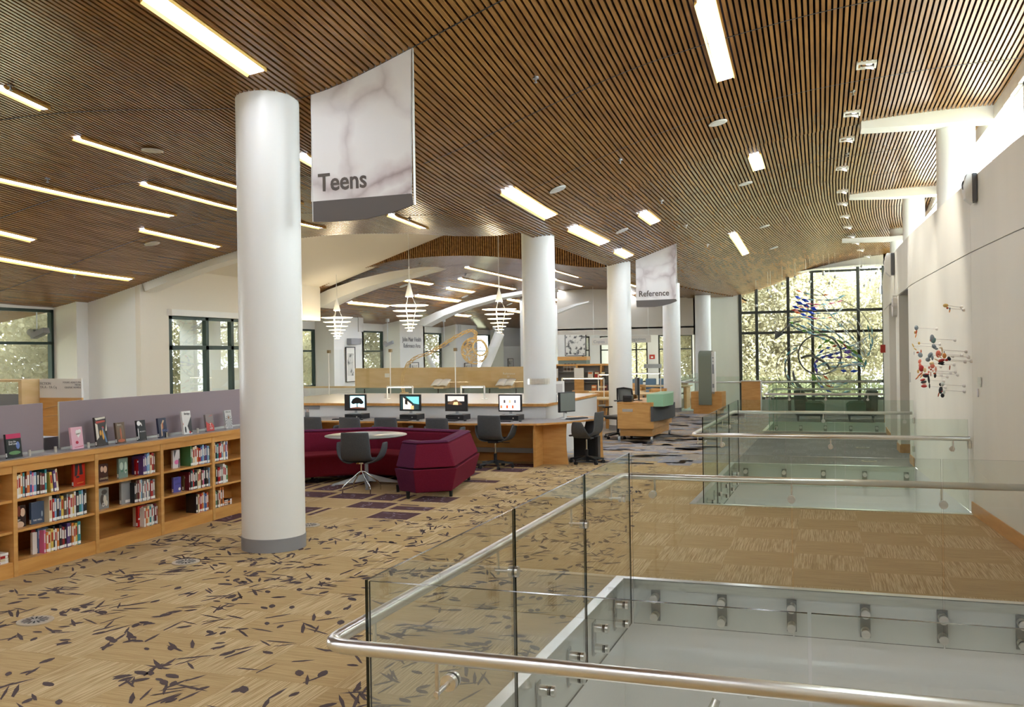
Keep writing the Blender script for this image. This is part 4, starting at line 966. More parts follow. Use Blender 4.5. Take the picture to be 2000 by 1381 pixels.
facebook(onpx(25, 840, XT), TOPZ, .16, .215, (40, 46, 44), 'dark green display book titled Over the End Line, at the view edge on the bookcase', [((190, 40, 90), [[(0, .8), (1, .8), (1, 1), (0, 1)]]), ((96, 120, 180), [blob(.75, .5, .13, .16)]), ((96, 140, 84), [blob(.5, .2, .4, .08)])], [('Over the', .14, .64, .1, WH), ('End Line', .14, .54, .12, WH)], x=XT, tilt=tl)
facebook(onpx(149, 860, XT), TOPZ, .145, .215, (226, 176, 190), 'pink display book with a heart and red lips', [((230, 226, 222), [blob(.55, .75, .16, .12), blob(.75, .78, .14, .11), [(.42, .7), (.9, .74), (.6, .5)]]), ((186, 34, 66), [blob(.45, .3, .13, .07), [(.2, .09), (.95, .13), (.95, .11), (.2, .07)]])], x=XT, tilt=tl)
facebook(onpx(197, 845, XT), TOPZ, .15, .29, (52, 46, 44), 'tall comic display book with figures in jeans', [((214, 206, 190), [[(0, .2), (.25, .3), (.2, .75), (0, .8)], [(.85, .5), (1, .5), (1, .8)], [(.1, .9), (.95, .94), (.95, 1), (0, .98)]]), ((176, 54, 36), [[(.1, .78), (.9, .82), (.9, .88), (.05, .86)], blob(.65, .62, .1, .05)]), ((214, 156, 60), [blob(.4, .45, .09, .1), blob(.62, .4, .1, .2)]), ((86, 120, 160), [[(.55, .65), (.65, .62), (.95, .1), (.8, .1)]])], x=XT, tilt=tl)
facebook(onpx(234, 838, XT), TOPZ, .125, .215, (104, 84, 66), 'small brown display book with bare trees', [((150, 130, 104), [[(.15+.15*i, .2), (.18+.15*i, .2), (.2+.15*i, .85), (.16+.15*i, .85)] for i in range(5)]), ((190, 96, 56), [blob(.5, .45, .08, .3), blob(.5, .12, .4, .08)])], [('Sisters', .14, .86, .11, (220, 214, 200))], x=XT, tilt=tl)
facebook(onpx(275, 835, XT), TOPZ, .125, .215, (44, 46, 48), 'black display book with white smoke in one corner', [((232, 232, 230), [blob(.2, .85, .22, .12), blob(.5, .8, .12, .05, rot=-.8), [(.02, .1), (.1, .1), (.1, .6), (.02, .6)]])], [('PROMETH', .22, .4, .09, WH)], x=XT, tilt=tl)
facebook(onpx(316, 832, XT), TOPZ, .13, .215, (50, 56, 78), 'navy display book with a pale blue arm', [((196, 170, 140), [[(.25, .05), (.4, .1), (.45, .6), (.75, .85), (.6, .9), (.3, .65)]]), ((176, 96, 50), [blob(.5, .6, .08, .18)])], [('ANGLE', .32, .3, .16, (110, 130, 190))], x=XT, tilt=tl)
facebook(onpx(364, 822, XT), TOPZ, .15, .265, (228, 228, 224), 'white display book with a black figure in the corner', [((40, 40, 42), [blob(.25, .2, .1, .14), [(.5, .35), (1, .75), (1, .05), (.7, .05)]]), ((180, 40, 30), [blob(.75, .07, .12, .05), blob(.05, .45, .03, .05)])], [('Bridge', .25, .84, .14, BK)], x=XT, tilt=tl)
facebook(onpx(408, 822, XT), TOPZ, .14, .2, (140, 128, 126), 'grey and red display book titled Z.REX', [((190, 60, 52), [[(0, 0), (1, .0), (1, .3), (.7, .5), (.3, .45), (0, .6)], [(.3, .85), (.9, .95), (.8, .9)]])], [('Z.', .4, .27, .27, WH), ('REX', .4, .1, .16, WH)], x=XT, tilt=tl)
facebook(onpx(445, 817, XT), TOPZ, .13, .225, (200, 200, 198), 'black and white comic display book nearest the front column', [((44, 44, 46), [[(.5, .55), (.5+.5*math.cos(a), .35+.4*math.sin(a)), (.5+.5*math.cos(a+.12), .35+.4*math.sin(a+.12))] for a in [k*.42 for k in range(15)]]), ((140, 96, 60), [blob(.5, .6, .1, .08)])], [('PERICA', .12, .86, .13, BK)], x=XT, tilt=tl)
for i, (px, l) in enumerate([(62, 'beside the dark sports novel'), (113, 'left of the pink book'), (177, 'between the pink book and the tall comic'), (330, 'right of the navy book'), (390, 'left of the grey and red book')]):
    y = onpx(px, 870-px*.11, XT+.06); m = MB(); m.cyl((0, 0, 0), (0, 0, .055), .014, n=12)
    tag(m.build('panel_post', M['steel'], loc=(XT+.03, y, TOPZ)), 'short steel peg on the bookcase top, '+l, 'peg')
XQ = XS-.12
def fo(px, sh_, w, h, rgb, label, shapes=(), words=(), yaw=.0):
    z = SHZ[sh_]; return facebook(onpx(px, 980, XS-.1), z, w, h, rgb, label, shapes, words, x=XQ, yaw=yaw)
fo(155, 2, .145, .215, (192, 50, 36), 'bright red book with dark trouser legs, facing out on the top shelf', [((54, 42, 46), [[(.08, .45), (.3, .5), (.42, 1), (.12, 1)], [(.55, .55), (.8, .6), (.7, 1), (.45, 1)], blob(.35, .42, .16, .05), blob(.65, .55, .18, .05)]), ((220, 120, 40), [[(.3, .12), (.85, .14), (.85, .17), (.3, .15)]])])
fo(201, 2, .14, .175, (66, 34, 32), 'dark book titled CRASHED with two faces', [((214, 176, 150), [blob(.4, .72, .14, .17), blob(.72, .68, .18, .2)])], [('CRASHED', .18, .12, .15, (226, 210, 170))])
fo(241, 2, .13, .205, (120, 144, 136), 'grey-green book with a misty face, facing out on the top shelf', [((180, 200, 186), [blob(.3, .6, .2, .2), blob(.75, .5, .15, .3)]), ((60, 120, 96), [blob(.35, .35, .12, .05), blob(.8, .35, .12, .05)])])
fo(274, 2, .12, .17, (158, 26, 32), 'big red rounded volume facing out beside the purple spines', [((232, 228, 222), [[(.15, .78), (.7, .8), (.7, .9), (.15, .88)], [(.2, .08), (.8, .1), (.8, .26), (.2, .24)]])])
fo(345, 2, .115, .2, (220, 216, 216), 'white book with a pink oval and a drawn face', [((226, 120, 176), [blob(.55, .32, .33, .13)]), ((90, 90, 92), [[(.1, 1), (.5, .98), (.2, .55)], [(.8, .5), (1, .5), (.9, 0), (.75, 0)]])])
fo(378, 2, .12, .2, (196, 128, 52), 'orange sunset book with a walking man silhouette', [((50, 36, 28), [blob(.5, .45, .07, .18), [(.42, .1), (.5, .35), (.58, .1)]]), ((232, 228, 222), [[(.6, .06), (1, .06), (1, .2), (.6, .2)]])])
fo(37, 1, .135, .195, (52, 36, 34), 'dark book with a red-haired woman, lowest at the view edge', [((214, 182, 156), [blob(.75, .68, .2, .2), blob(.5, .12, .35, .16)]), ((120, 52, 30), [blob(.45, .75, .15, .25)])], [('ABBY', .1, .3, .13, WH)])
fo(73, 1, .15, .2, (72, 88, 112), 'dark blue book titled THE WELL with a pale hand', [((150, 170, 190), [blob(.8, .42, .06, .14)])], [('THE WELL', .12, .14, .11, WH)])
fo(105, 1, .14, .235, (204, 172, 82), 'yellow book with a dark square on the middle shelf', [((150, 70, 44), [[(0, .3), (.35, .33), (.35, .6), (0, .58)]]), ((60, 64, 62), [[(.4, .2), (.95, .22), (.95, .72), (.4, .7)]]), ((232, 228, 222), [[(.4, .05), (.85, .07), (.85, .16), (.4, .14)]])])
fo(202, 1, .135, .21, (140, 142, 140), 'grey book with a child and the letter D in a ring', [((72, 66, 62), [blob(.55, .8, .28, .12), blob(.35, .45, .2, .25)]), ((206, 198, 184), [blob(.6, .45, .16, .2), blob(.75, .25, .14, .14)])], [('D', .32, .12, .25, WH)])
fo(246, 1, .14, .235, (146, 148, 150), 'tall plain grey book with a white label, on the middle shelf', [((226, 222, 216), [[(.4, .05), (.95, .05), (.95, .17), (.4, .17)]])])
fo(346, 1, .125, .17, (92, 92, 170), 'violet-blue book titled DEAD IN A STATE OF MIND', [((232, 230, 236), [blob(.8, .2, .16, .1)])], [('DEAD', .06, .82, .15, (40, 40, 110)), ('A STATE', .22, .5, .16, (24, 24, 60))])
fo(365, 1, .11, .17, (98, 84, 62), 'olive-brown book beside the violet-blue one', [((224, 220, 210), [[(.15, .82), (.7, .84), (.7, .93), (.15, .91)], [(.2, .05), (.9, .07), (.9, .22), (.2, .2)]])])
fo(277, 0, .14, .22, (186, 36, 32), 'tall red volume with white labels on the bottom shelf', [((232, 228, 222), [[(.4, .86), (.9, .88), (.9, .95), (.4, .93)], [(.05, .34), (.95, .36), (.95, .44), (.05, .42)], [(.4, .06), (.95, .08), (.95, .2), (.4, .18)]]), ((60, 60, 90), [[(.15, .5), (.6, .52), (.6, .66), (.15, .64)]])])
fo(386, 0, .13, .19, (62, 54, 50), 'dark ornate book facing out on the lowest shelf', [((150, 50, 40), [[(.35, .7), (.7, .72), (.7, .76), (.35, .74)], [(.3, .5), (.75, .52), (.75, .56), (.3, .54)]]), ((226, 222, 216), [[(.5, .06), (.95, .08), (.95, .2), (.5, .18)]])])
fo(66, 0, .05, .2, (220, 214, 206), 'narrow white book behind the blue one on the bottom shelf')
fo(84, 0, .14, .225, (92, 124, 168), 'blue book with red, green and black squares in front of the bottom row', [((190, 206, 216), [[(.06, .6), (.8, .6), (.8, .92), (.06, .92)]]), ((180, 30, 40), [[(.1, .0), (.6, .0), (.6, .75), (.1, .75)]]), ((30, 34, 34), [[(.12, .3), (.58, .32), (.58, .62), (.12, .6)]]), ((90, 170, 70), [[(.12, .14), (.6, .16), (.6, .32), (.12, .3)]]), ((60, 140, 170), [[(.62, .1), (.8, .1), (.8, .72), (.62, .72)]])])
# ---- fiction end panel and a wooden display frame behind the divider panels
YF = 10.2
p0 = atY(77, 740, YF); p1 = atY(159, 738, YF)
t = thing('shelf_end_panel', 'white and maple shelf end sign reading FICTION YA A - YA Cq', 'sign', (p0[0], YF, 0)); w = p1[0]-p0[0]; zt = p0[2]; zm = atY(120, 777, YF)[2]
MB().box(0, w, 0, .03, zm, zt).build('sign_board', M['white'], t); MB().box(0, w, 0, .03, .0, zm).build('end_panel', M['maple'], t)
m = MB(); m.tube([(0, -.004, zm-.17), (w*.5, -.004, zm-.1), (w, -.004, zm-.02)], .002, 4); m.tube([(0, -.004, zm-.28), (w*.5, -.004, zm-.24), (w, -.004, zm-.22)], .002, 4); m.build('inlay_line', M['alu'], t)
text('FICTION\nYA A - YA Cq', .052, M['ink_light'], t, (.01, -.002, zt-.085), (PI/2, 0, 0)); text('YOUNG ADULT /YA\nMEDIA\nGRAPHIC NOVELS', .036, M['ink_light'], t, (w-.01, -.002, zt-.065), (PI/2, 0, 0), align='RIGHT')
t = thing('display_shelf_frame', 'maple-edged display shelf end at the view edge, behind the short mauve panel', 'shelf', (p0[0]-.1, YF, 0)); zf_ = atY(40, 741, YF)[2]
q0 = atY(-30, 760, YF)[0]-p0[0]+.1
MB().box(.03, .09, -.3, .3, 0, zf_).build('upright', M['maple_light'], t); MB().box(q0, .03, -.3, .3, zf_-.03, zf_).build('top', M['maple_light'], t); MB().box(q0, .03, .1, .12, 1.2, 1.42).build('back_rail', M['grey_band'], t)
for z in (.9, 1.25): MB().box(q0, .03, -.28, .28, z-.02, z).build('shelf', M['grey_band'], t)
t = thing('storage_box', 'grey metal box on the bookcase top in the gap between the mauve panels', 'box', (XS-.62, 6.95, TOPZ)); m = MB(); m.box(0, .2, -.18, .18, 0, .12); m.build('body', M['steel_pl'], t, bevel=.004); MB().box(.2, .202, -.15, -.02, .02, .1).build('label_card', M['paper'], t)
#PART6
# ================================================================ sofa, round table, shell chairs
def off2(poly, d):                       # offset an open plan polyline to its left by d, mitred
    out = []; n = len(poly); P_ = [Vector(p) for p in poly]
    for i in range(n):
        ns = []
        if i > 0: u = (P_[i]-P_[i-1]).normalized(); ns.append(Vector((-u.y, u.x)))
        if i < n-1: u = (P_[i+1]-P_[i]).normalized(); ns.append(Vector((-u.y, u.x)))
        a = sum(ns, Vector((0, 0))).normalized(); k = d/max(.35, a.dot(ns[0])); out.append(P_[i]+a*k)
    return out
def sweep(path, prof, name, m, par, org, capm=None, bevel=.012):
    """path: outer plan line, room to its left; prof: (inward offset, z) closed"""
    rings = [off2(path, o) for o, z in prof]; mb = MB(); k = len(prof)
    n = len(path)
    for i in range(n):
        for j in range(k): p = rings[j][i]; mb.v.append((p.x-org[0], p.y-org[1], prof[j][1]))
    for i in range(n-1):
        for j in range(k):
            j2 = (j+1) % k; mb.f.append((i*k+j, i*k+j2, (i+1)*k+j2, (i+1)*k+j)); mb.mi.append(1 if i == 0 and len(path) > 5 else 0); mb.sm.append(False)
    mb.f.append(tuple(range(k))[::-1]); mb.mi.append(1); mb.sm.append(False); mb.f.append(tuple((n-1)*k+j for j in range(k))); mb.mi.append(1); mb.sm.append(False)
    return mb.build(name, [m, capm or m], par, bevel=bevel)
SP = [(-5.40, 11.02), (-5.05, 10.84), (-4.60, 11.18), (-4.94, 12.93), (-6.75, 13.35), (-7.75, 12.62), (-8.6, 11.5)]
org = (-6.4, 12.2)
so = thing('curved_sofa', 'long wrap-around plum and crimson fabric sofa on short black feet', 'sofa', (*org, 0))
sweep(SP, [(.06, .09), (-.02, .40), (.30, .40), (.26, .09)], 'base', M['red1'], so, org, M['plum'])
sweep(SP, [(0, .415), (.10, .71), (.15, .745), (.24, .745), (.29, .71), (.33, .415)], 'backrest', M['red1'], so, org, M['plum'], bevel=.02)
sweep(SP, [(.095, .735), (.14, .758), (.25, .758), (.29, .735)], 'back_cap', M['plum'], so, org)
sweep([(-4.68, 11.62)]+SP[3:], [(.26, .1), (.30, .43), (.92, .43), (.90, .1)], 'seat', M['red2'], so, org, M['plum'], bevel=.03)
for x, y in ((-5.2, 10.98), (-4.72, 11.3), (-5.05, 12.8), (-6.7, 13.2), (-5.75, 12.35), (-7.5, 12.4), (-5.6, 11.5)):
    m = MB(); m.cyl((x-org[0], y-org[1], 0), (x-org[0], y-org[1], .1), .022, .028, n=10); m.build('foot', M['black'], so)
t = thing('round_table', 'round grey table with a white pedestal, inside the curve of the plum sofa', 'table', (-6.36, 12.02, 0))
m = MB(); m.lathe([(0, .712), (.56, .716), (.60, .728), (.60, .738), (0, .738)], n=56); m.build('tabletop', M['tabletop'], t)
m = MB(); m.cyl((0, 0, .1), (0, 0, .71), .028, n=14); m.build('pedestal', M['silver'], t)
for k in range(4):
    a = .5+k*PI/2; u = Vector((math.cos(a), math.sin(a), 0)); n_ = Vector((-u.y, u.x, 0)); m = MB()
    A = u*.02; B = u*.5
    m.hexa([A-n_*.035+Vector((0, 0, .06)), B-n_*.018+Vector((0, 0, .012)), B+n_*.018+Vector((0, 0, .012)), A+n_*.035+Vector((0, 0, .06)), A-n_*.02+Vector((0, 0, .17)), B-n_*.01+Vector((0, 0, .03)), B+n_*.01+Vector((0, 0, .03)), A+n_*.02+Vector((0, 0, .17))])
    m.cyl(B*.97, B*.97+Vector((0, 0, .014)), .03, n=12); m.build('foot', M['silver'], t)
def shell_chair(base, label, loc, rotz, seat_z=.42):
    t = thing('shell_chair', label, 'chair', loc, rotz); dz = seat_z-.42
    prof = [(.25, .415, .20), (.235, .435, .225), (.1, .432, .235), (-.06, .43, .235), (-.16, .445, .23), (-.22, .50, .225), (-.245, .60, .22), (-.262, .72, .213), (-.275, .83, .205), (-.276, .84, .20)]
    g = []
    for y, z, w in prof:
        row_ = []
        for k in range(9):
            u = -1+2*k/8; back = max(0, (z-.45))/.4; row_.append((u*w, y+abs(u)**2.5*.04*min(1, back*2), z+dz+abs(u)**3*.012*(1-min(1, back*3))))
        g.append(row_)
    MB().sheet(g).build('seat_shell', M['char'], t, solid=.034, sub=1)
    for s_ in (-1, 1):
        g = []
        for x, z, ya, yb in ((.10, .398, -.16, .17), (.19, .41, -.165, .175), (.265, .455, -.15, .17), (.31, .53, -.12, .16), (.332, .61, -.085, .145), (.338, .67, -.055, .13), (.338, .682, -.04, .115)):
            g.append([(s_*x, ya+(yb-ya)*q/4, z+dz) for q in range(5)])
        MB().sheet(g).build('armrest', M['char'], t, solid=.03, sub=1)
    if base == 'spider':
        m = MB(); m.cyl((0, 0, .27), (0, 0, .40+dz), .018, n=12); m.cyl((0, 0, .385+dz), (0, 0, .405+dz), .09, n=16); m.build('post', M['chrome'], t)
        for k in range(4):
            a = PI/4+k*PI/2; u = Vector((math.cos(a), math.sin(a), 0)); m = MB(); m.tube([Vector((0, 0, .29)), u*.05+Vector((0, 0, .27)), u*.27+Vector((0, 0, .1)), u*.285+Vector((0, 0, .085)), u*.29], .0095, 8); m.build('leg', M['chrome'], t)
    else:
        m = MB(); m.cyl((0, 0, .09), (0, 0, .24), .027, n=12); m.build('gas_column', M['black'], t)
        m = MB(); m.cyl((0, 0, .24), (0, 0, .36+dz), .014, n=12); m.build('piston', M['chrome'], t)
        m = MB(); m.box(-.09, .09, -.1, .1, .37+dz, .405+dz); m.tube([(.05, 0, .385+dz), (.2, .03, .37+dz), (.25, .03, .375+dz)], .006, 6); m.build('tilt_lever', M['black'], t)
        star(t)
    return t
def star(t, r=.3, m0='black', ph=.3):
    for k in range(5):
        a = ph+k*2*PI/5; u = Vector((math.cos(a), math.sin(a), 0)); n_ = Vector((-u.y, u.x, 0)); m = MB()
        m.hexa([-n_*.03+Vector((0, 0, .085)), u*r-n_*.016+Vector((0, 0, .065)), u*r+n_*.016+Vector((0, 0, .065)), n_*.03+Vector((0, 0, .085)), -n_*.022+Vector((0, 0, .135)), u*r-n_*.012+Vector((0, 0, .085)), u*r+n_*.012+Vector((0, 0, .085)), n_*.022+Vector((0, 0, .135))])
        l = m.build('leg', M[m0], t)
        m = MB(); c = u*(r-.01)
        for s_ in (-.014, .014): m.cyl(c+n_*s_*1.6+Vector((0, 0, .028)), c+n_*s_*.5+Vector((0, 0, .028)), .028, n=14)
        m.cyl(c+Vector((0, 0, .03)), c+Vector((0, 0, .07)), .008, n=8); m.build('caster', M['black'], l)
shell_chair('spider', 'grey shell chair with chrome spider legs, at the round table in front of the sofa', (-6.12, 11.42, 0), .12, .43)
shell_chair('star', 'charcoal shell chair on casters at the desk screen showing book covers', (-5.16, 14.30, 0), -.1, .47)
shell_chair('star', 'charcoal shell chair on casters seen from its side, at the end of the desk', (-3.82, 15.2, 0), PI/2-.12, .47)
for px, l in ((608, 'partly hidden by the front column'), (684, 'in front of the screen with the tree'), (752, 'left of the screen with the white house'), (855, 'in front of the screen with the tiled roof')):
    shell_chair('star', 'charcoal shell chair behind the sofa back, '+l, (atY(px, 835, 13.78)[0], 14.02, 0), R.uniform(-.1, .1), .44)
# ================================================================ computer desks and the counter behind them
ob = (-6.9, 15.0); dk = thing('computer_desk', 'long maple computer desk with grey linoleum top and flared end supports', 'desk', (*ob, 0)); L2 = lambda p: (p[0]-ob[0], p[1]-ob[1])
front = [(-9.6, 14.5), (-8.5, 14.46), (-7.75, 14.42), (-6.9, 14.55), (-5.7, 14.2), (-4.76, 14.27), (-4.44, 14.33)]
fr_ = [L2(p) for p in front]; bk_ = [L2(p) for p in ((-4.44, 15.42), (-9.6, 15.42))]
MB().prism(fr_+bk_, .712, .74).build('worktop', M['maple_h'], dk)
MB().prism([L2((x, y+.03)) for x, y in front]+bk_, .74, .742).build('linoleum', M['desktop'], dk)
r_ = [L2(p) for p in ((-4.44, 14.33), (-4.02, 14.78), (-3.62, 15.78), (-3.75, 16.05), (-4.44, 16.1))]
MB().prism(r_, .712, .74).build('return_worktop', M['maple_h'], dk); 
MB().prism([L2(p) for p in ((-4.44, 14.37), (-4.07, 14.80), (-3.68, 15.76), (-4.44, 15.9))], .74, .742).build('linoleum', M['desktop'], dk)
def flare(c, u, w0, w1, th, label=None):      # support that narrows in the middle
    a = Vector((u[0], u[1], 0)).normalized(); n_ = Vector((-a.y, a.x, 0))*th; c = Vector((c[0]-ob[0], c[1]-ob[1], 0)); m = MB(); P_ = []
    zs_ = [0, .1, .25, .4, .55, .65, .712]
    right = [c+a*(w0*.5*(1+.18*((z-.42)/.42)**2))+Vector((0, 0, z)) for z in zs_]; left = [c-a*(w0*.5)+Vector((0, 0, z)) for z in zs_]
    m.extr(right+left[::-1], n_); return m.build('end_support', M['maple'], dk)
flare((-4.32, 14.95), (.98, .1), .40, .4, .04); flare((-3.80, 15.86), (.5, .87), .3, .3, .04)
m = MB(); m.box(-4.56-ob[0], -4.52-ob[0], 14.5-ob[1], 15.4-ob[1], 0, .712); m.build('end_support', M['maple'], dk)
for x in (-7.1, -9.0): m = MB(); m.box(x-.02-ob[0], x+.02-ob[0], 14.75-ob[1], 15.3-ob[1], 0, .712); m.build('end_support', M['maple'], dk)
m = MB(); m.box(-9.5-ob[0], -4.56-ob[0], 15.2-ob[1], 15.22-ob[1], .22, .7); m.build('modesty_panel', M['maple'], dk)
m = MB(); m.box(-9.5-ob[0], -4.56-ob[0], 15.14-ob[1], 15.2-ob[1], .16, .24); m.build('cable_tray', M['silver'], dk)
m = MB(); m.box(-9.5-ob[0], -4.56-ob[0], 15.22-ob[1], 15.26-ob[1], 0, .16); m.build('plinth', M['maple_in'], dk)
cn = thing('standing_counter', 'long white counter with a maple top edge behind the computer screens', 'counter', (-7, 15.46, 0))
m = MB(); m.box(-4.0, 2.38, .02, 3.9, 0, .955); m.build('body', M['white'], cn)
m = MB(); m.prism([(-4.0, -.03), (2.42, -.03), (2.42, 4.0), (-4.0, 4.0)], .955, 1.0); m.build('edge_band', M['maple_h'], cn)
m = MB(); m.box(-4.0, 2.38, .02, 3.95, 1.0, 1.004); m.build('pale_top', mat('pale_laminate', (214, 206, 196), .25), cn)
m = MB(); a_ = atY(592, 788, 15.47); b_2 = atY(624, 792, 15.47); m.box(a_[0]+7, b_2[0]+7, .008, .02, .88, .95); m.build('grille', M['grey_band'], cn)
# ---- computers
def screen_art(par, kind, w, h):
    y = -.0205; F = lambda pts: [(-w/2+u*w, y, v*h) for u, v in pts]
    def add(cn, polys, k=0, em=1.1):
        m = MB()
        for p in polys: m.face([(q[0], q[1]-.0003*k, q[2]) for q in F(p)])
        m.build('screen_picture', mat('screen_'+'_'.join(map(str, cn)), cn, .3, emit=em), par)
    full = [(.03, .04), (.97, .04), (.97, .96), (.03, .96)]
    if kind == 'tree':
        add((30, 30, 32), [full], 0, .2); add((160, 214, 224), [[(.25, .1), (.97, .1), (.97, .94), (.25, .94)]], 1)
        add((30, 26, 26), [blob(.6, .62, .26, .2), blob(.42, .52, .12, .13), blob(.8, .52, .12, .13), blob(.6, .74, .16, .12), [(.58, .14), (.63, .14), (.62, .5), (.58, .5)]], 2, .1); add((120, 70, 50), [[(.25, .1), (.97, .1), (.97, .16), (.6, .2), (.25, .14)]], 3, .5)
    elif kind == 'house':
        add((40, 66, 70), [full], 0, .3); add((90, 170, 170), [[(.3, .9), (.97, .9), (.97, .4), (.7, .45)]], 1); add((196, 180, 156), [[(.15, .06), (.15, .85), (.25, .82), (.6, .4), (.6, .06)]], 2); add((52, 46, 44), [[(.15, .85), (.2, .92), (.65, .42), (.6, .38)], [(.25, .4), (.38, .36), (.38, .66), (.25, .72)]], 3, .1); add((210, 140, 90), [[(.55, .06), (.7, .06), (.7, .3), (.55, .3)]], 3)
    elif kind == 'roof':
        add((36, 36, 38), [full], 0, .2); add((176, 166, 160), [[(.1, .6), (.9, .6), (.9, .94), (.1, .94)]], 1, .9); add((96, 70, 50), [[(.1, .5), (.5, .72), (.8, .42), (.75, .36), (.1, .4)]], 2, .5); add((216, 160, 110), [[(.35, .38), (.6, .36), (.58, .56), (.4, .55)]], 3)
    else:
        add((238, 226, 222), [full], 0); add((120, 124, 134), [[(.05, .78), (.95, .78), (.95, .8), (.05, .8)]], 1, .5)
        for i, (u, v) in enumerate(((.25, .6), (.5, .6), (.74, .6), (.1, .25), (.37, .25), (.63, .25))): add([(70, 60, 60), (226, 170, 130), (90, 96, 110), (200, 110, 70), (196, 80, 40), (170, 90, 60)][i], [[(u-.045, v-.1), (u+.045, v-.1), (u+.045, v+.1), (u-.045, v+.1)]], 2, .6)
def computer(x, y, kind, label, w=.40, h=.27, yaw=0):
    t = thing('computer_monitor', label+' standing on the desk', 'monitor', (x, y, .742+.095), yaw)
    MB().lathe([(0, 0), (.10, 0), (.10, .008), (.03, .015), (0, .015)], n=20).build('stand_base', M['silver'], t); MB().box(-.025, .025, .01, .03, .01, .14).build('stand_neck', M['silver'], t)
    d = bpy.data.objects.new('display', None); 
    s_ = MB(); s_.box(-w/2-.015, w/2+.015, -.02, .02, .055, .055+h+.03); sc = s_.build('casing', M['black'], t, bevel=.004)
    e = bpy.data.objects.new('x', None); bpy.data.objects.remove(e); bpy.data.objects.remove(d)
    before = set(sc.children); screen_art(sc, kind, w, h)
    for c in sc.children: c.location = (0, 0, .07)
    return t
def desktop_pc(x, y, label):
    t = thing('desktop_computer', label, 'computer', (x, y, .742)); MB().box(-.17, .17, -.17, .17, 0, .093).build('case', M['black'], t, bevel=.005)
    m = MB(); m.box(-.14, .0, -.172, -.17, .06, .08); m.build('drive_slot', M['dark'], t); m = MB(); m.cyl((.08, -.174, .045), (.08, -.17, .045), .012, n=12); m.build('power_button', M['steel'], t)
def keyboard(x, y, label, yaw=0, z=.742):
    t = thing('keyboard', label, 'keyboard', (x, y, z), yaw); MB().box(-.22, .22, -.075, .075, 0, .015).build('base', M['black'], t, bevel=.004)
    m = MB()
    for r_ in range(5):
        for c in range(15): m.box(-.21+c*.0282, -.187+c*.0282, -.065+r_*.027, -.043+r_*.027, .015, .021)
    m.build('keys', mat('key_grey', (48, 48, 52), .5), t)
def mouse(x, y, label, z=.742):
    m = MB(); m.ball((0, 0, .012), .03, 12, sc=(.9, 1.5, .55)); tag(m.build('computer_mouse', M['black'], loc=(x, y, z)), label, 'mouse')
for px, kd, nm_, yaw in ((695, 'tree', 'of a dark oak tree', .06), (802, 'house', 'of a white house against teal sky', -.08), (892, 'roof', 'of a tiled roof among trees', -.03), (997, 'shop', 'showing six small book covers', -.02)):
    x = atY(px, 815, 15.0)[0]
    desktop_pc(x+.02, 15.02, 'black desktop computer lying under the screen '+nm_); computer(x, 15.0, kd, 'black monitor with a picture '+nm_ if kd != 'shop' else 'silver-black monitor '+nm_, yaw=yaw)
    keyboard(x-.08, 14.68 if px != 695 else 14.72, 'black keyboard in front of the screen '+nm_, R.uniform(-.1, .1)); mouse(x+.27, 14.72, 'black mouse beside the keyboard of the screen '+nm_)
t = thing('computer_monitor', 'monitor with a dull grey screen turned sideways at the desk corner', 'monitor', (-4.22, 15.42, .742), 1.1)
MB().lathe([(0, 0), (.12, 0), (.12, .01), (.03, .02), (0, .02)], n=20).build('stand_base', M['white'], t); MB().box(-.03, .03, .03, .06, .01, .22).build('stand_neck', M['white'], t)
MB().box(-.2, .2, -.02, .03, .12, .47).build('casing', M['black'], t, bevel=.005); MB().box(-.185, .185, -.022, -.02, .14, .455).build('screen', mat('grey_screen', (128, 134, 128), .2), t)
keyboard(-4.05, 15.45, 'black keyboard beside the sideways monitor', 1.1)
t = thing('document_holder', 'white page holder above the sideways monitor on the counter end', 'holder', (atY(1092, 770, 16.0)[0]-.03, 16.0, 1.004), .9); m = MB(); m.cyl((-.03, 0, 0), (-.03, 0, .14), .012, n=10); m.cyl((.05, 0, 0), (.05, 0, .14), .012, n=10); m.build('posts', M['silver'], t)
MB().box(-.15, .15, -.01, .01, .13, .38).build('board', M['paper'], t); MB().box(-.06, .1, -.013, -.011, .17, .33).build('printed_page', mat('print_grey', (196, 192, 188), .6), t)
t = thing('pc_tower', 'black computer tower on the floor under the desk end, behind the side chair', 'computer', (-3.95, 15.75, 0)); MB().box(-.22, .22, -.1, .1, 0, .42).build('case', M['black'], t, bevel=.006); MB().box(.02, .18, -.104, -.1, .05, .38).build('front_panel', M['dark'], t)
t = thing('pencil_cup', 'pencil cup at the back of the desk beside the front column', 'cup', (atY(600, 812, 15.2)[0], 15.2, .742)); MB().lathe([(0, 0), (.04, 0), (.04, .1), (.036, .1), (.036, .01), (0, .01)], n=16).build('cup', M['mesh'], t)
for i in range(5): m = MB(); a = i*1.25; m.cyl((.012*math.cos(a), .012*math.sin(a), .01), (.03*math.cos(a), .03*math.sin(a), .16), .0035, n=6); m.build('pencil', CM[['red', 'yellow', 'white', 'blue', 'orange'][i]], t)
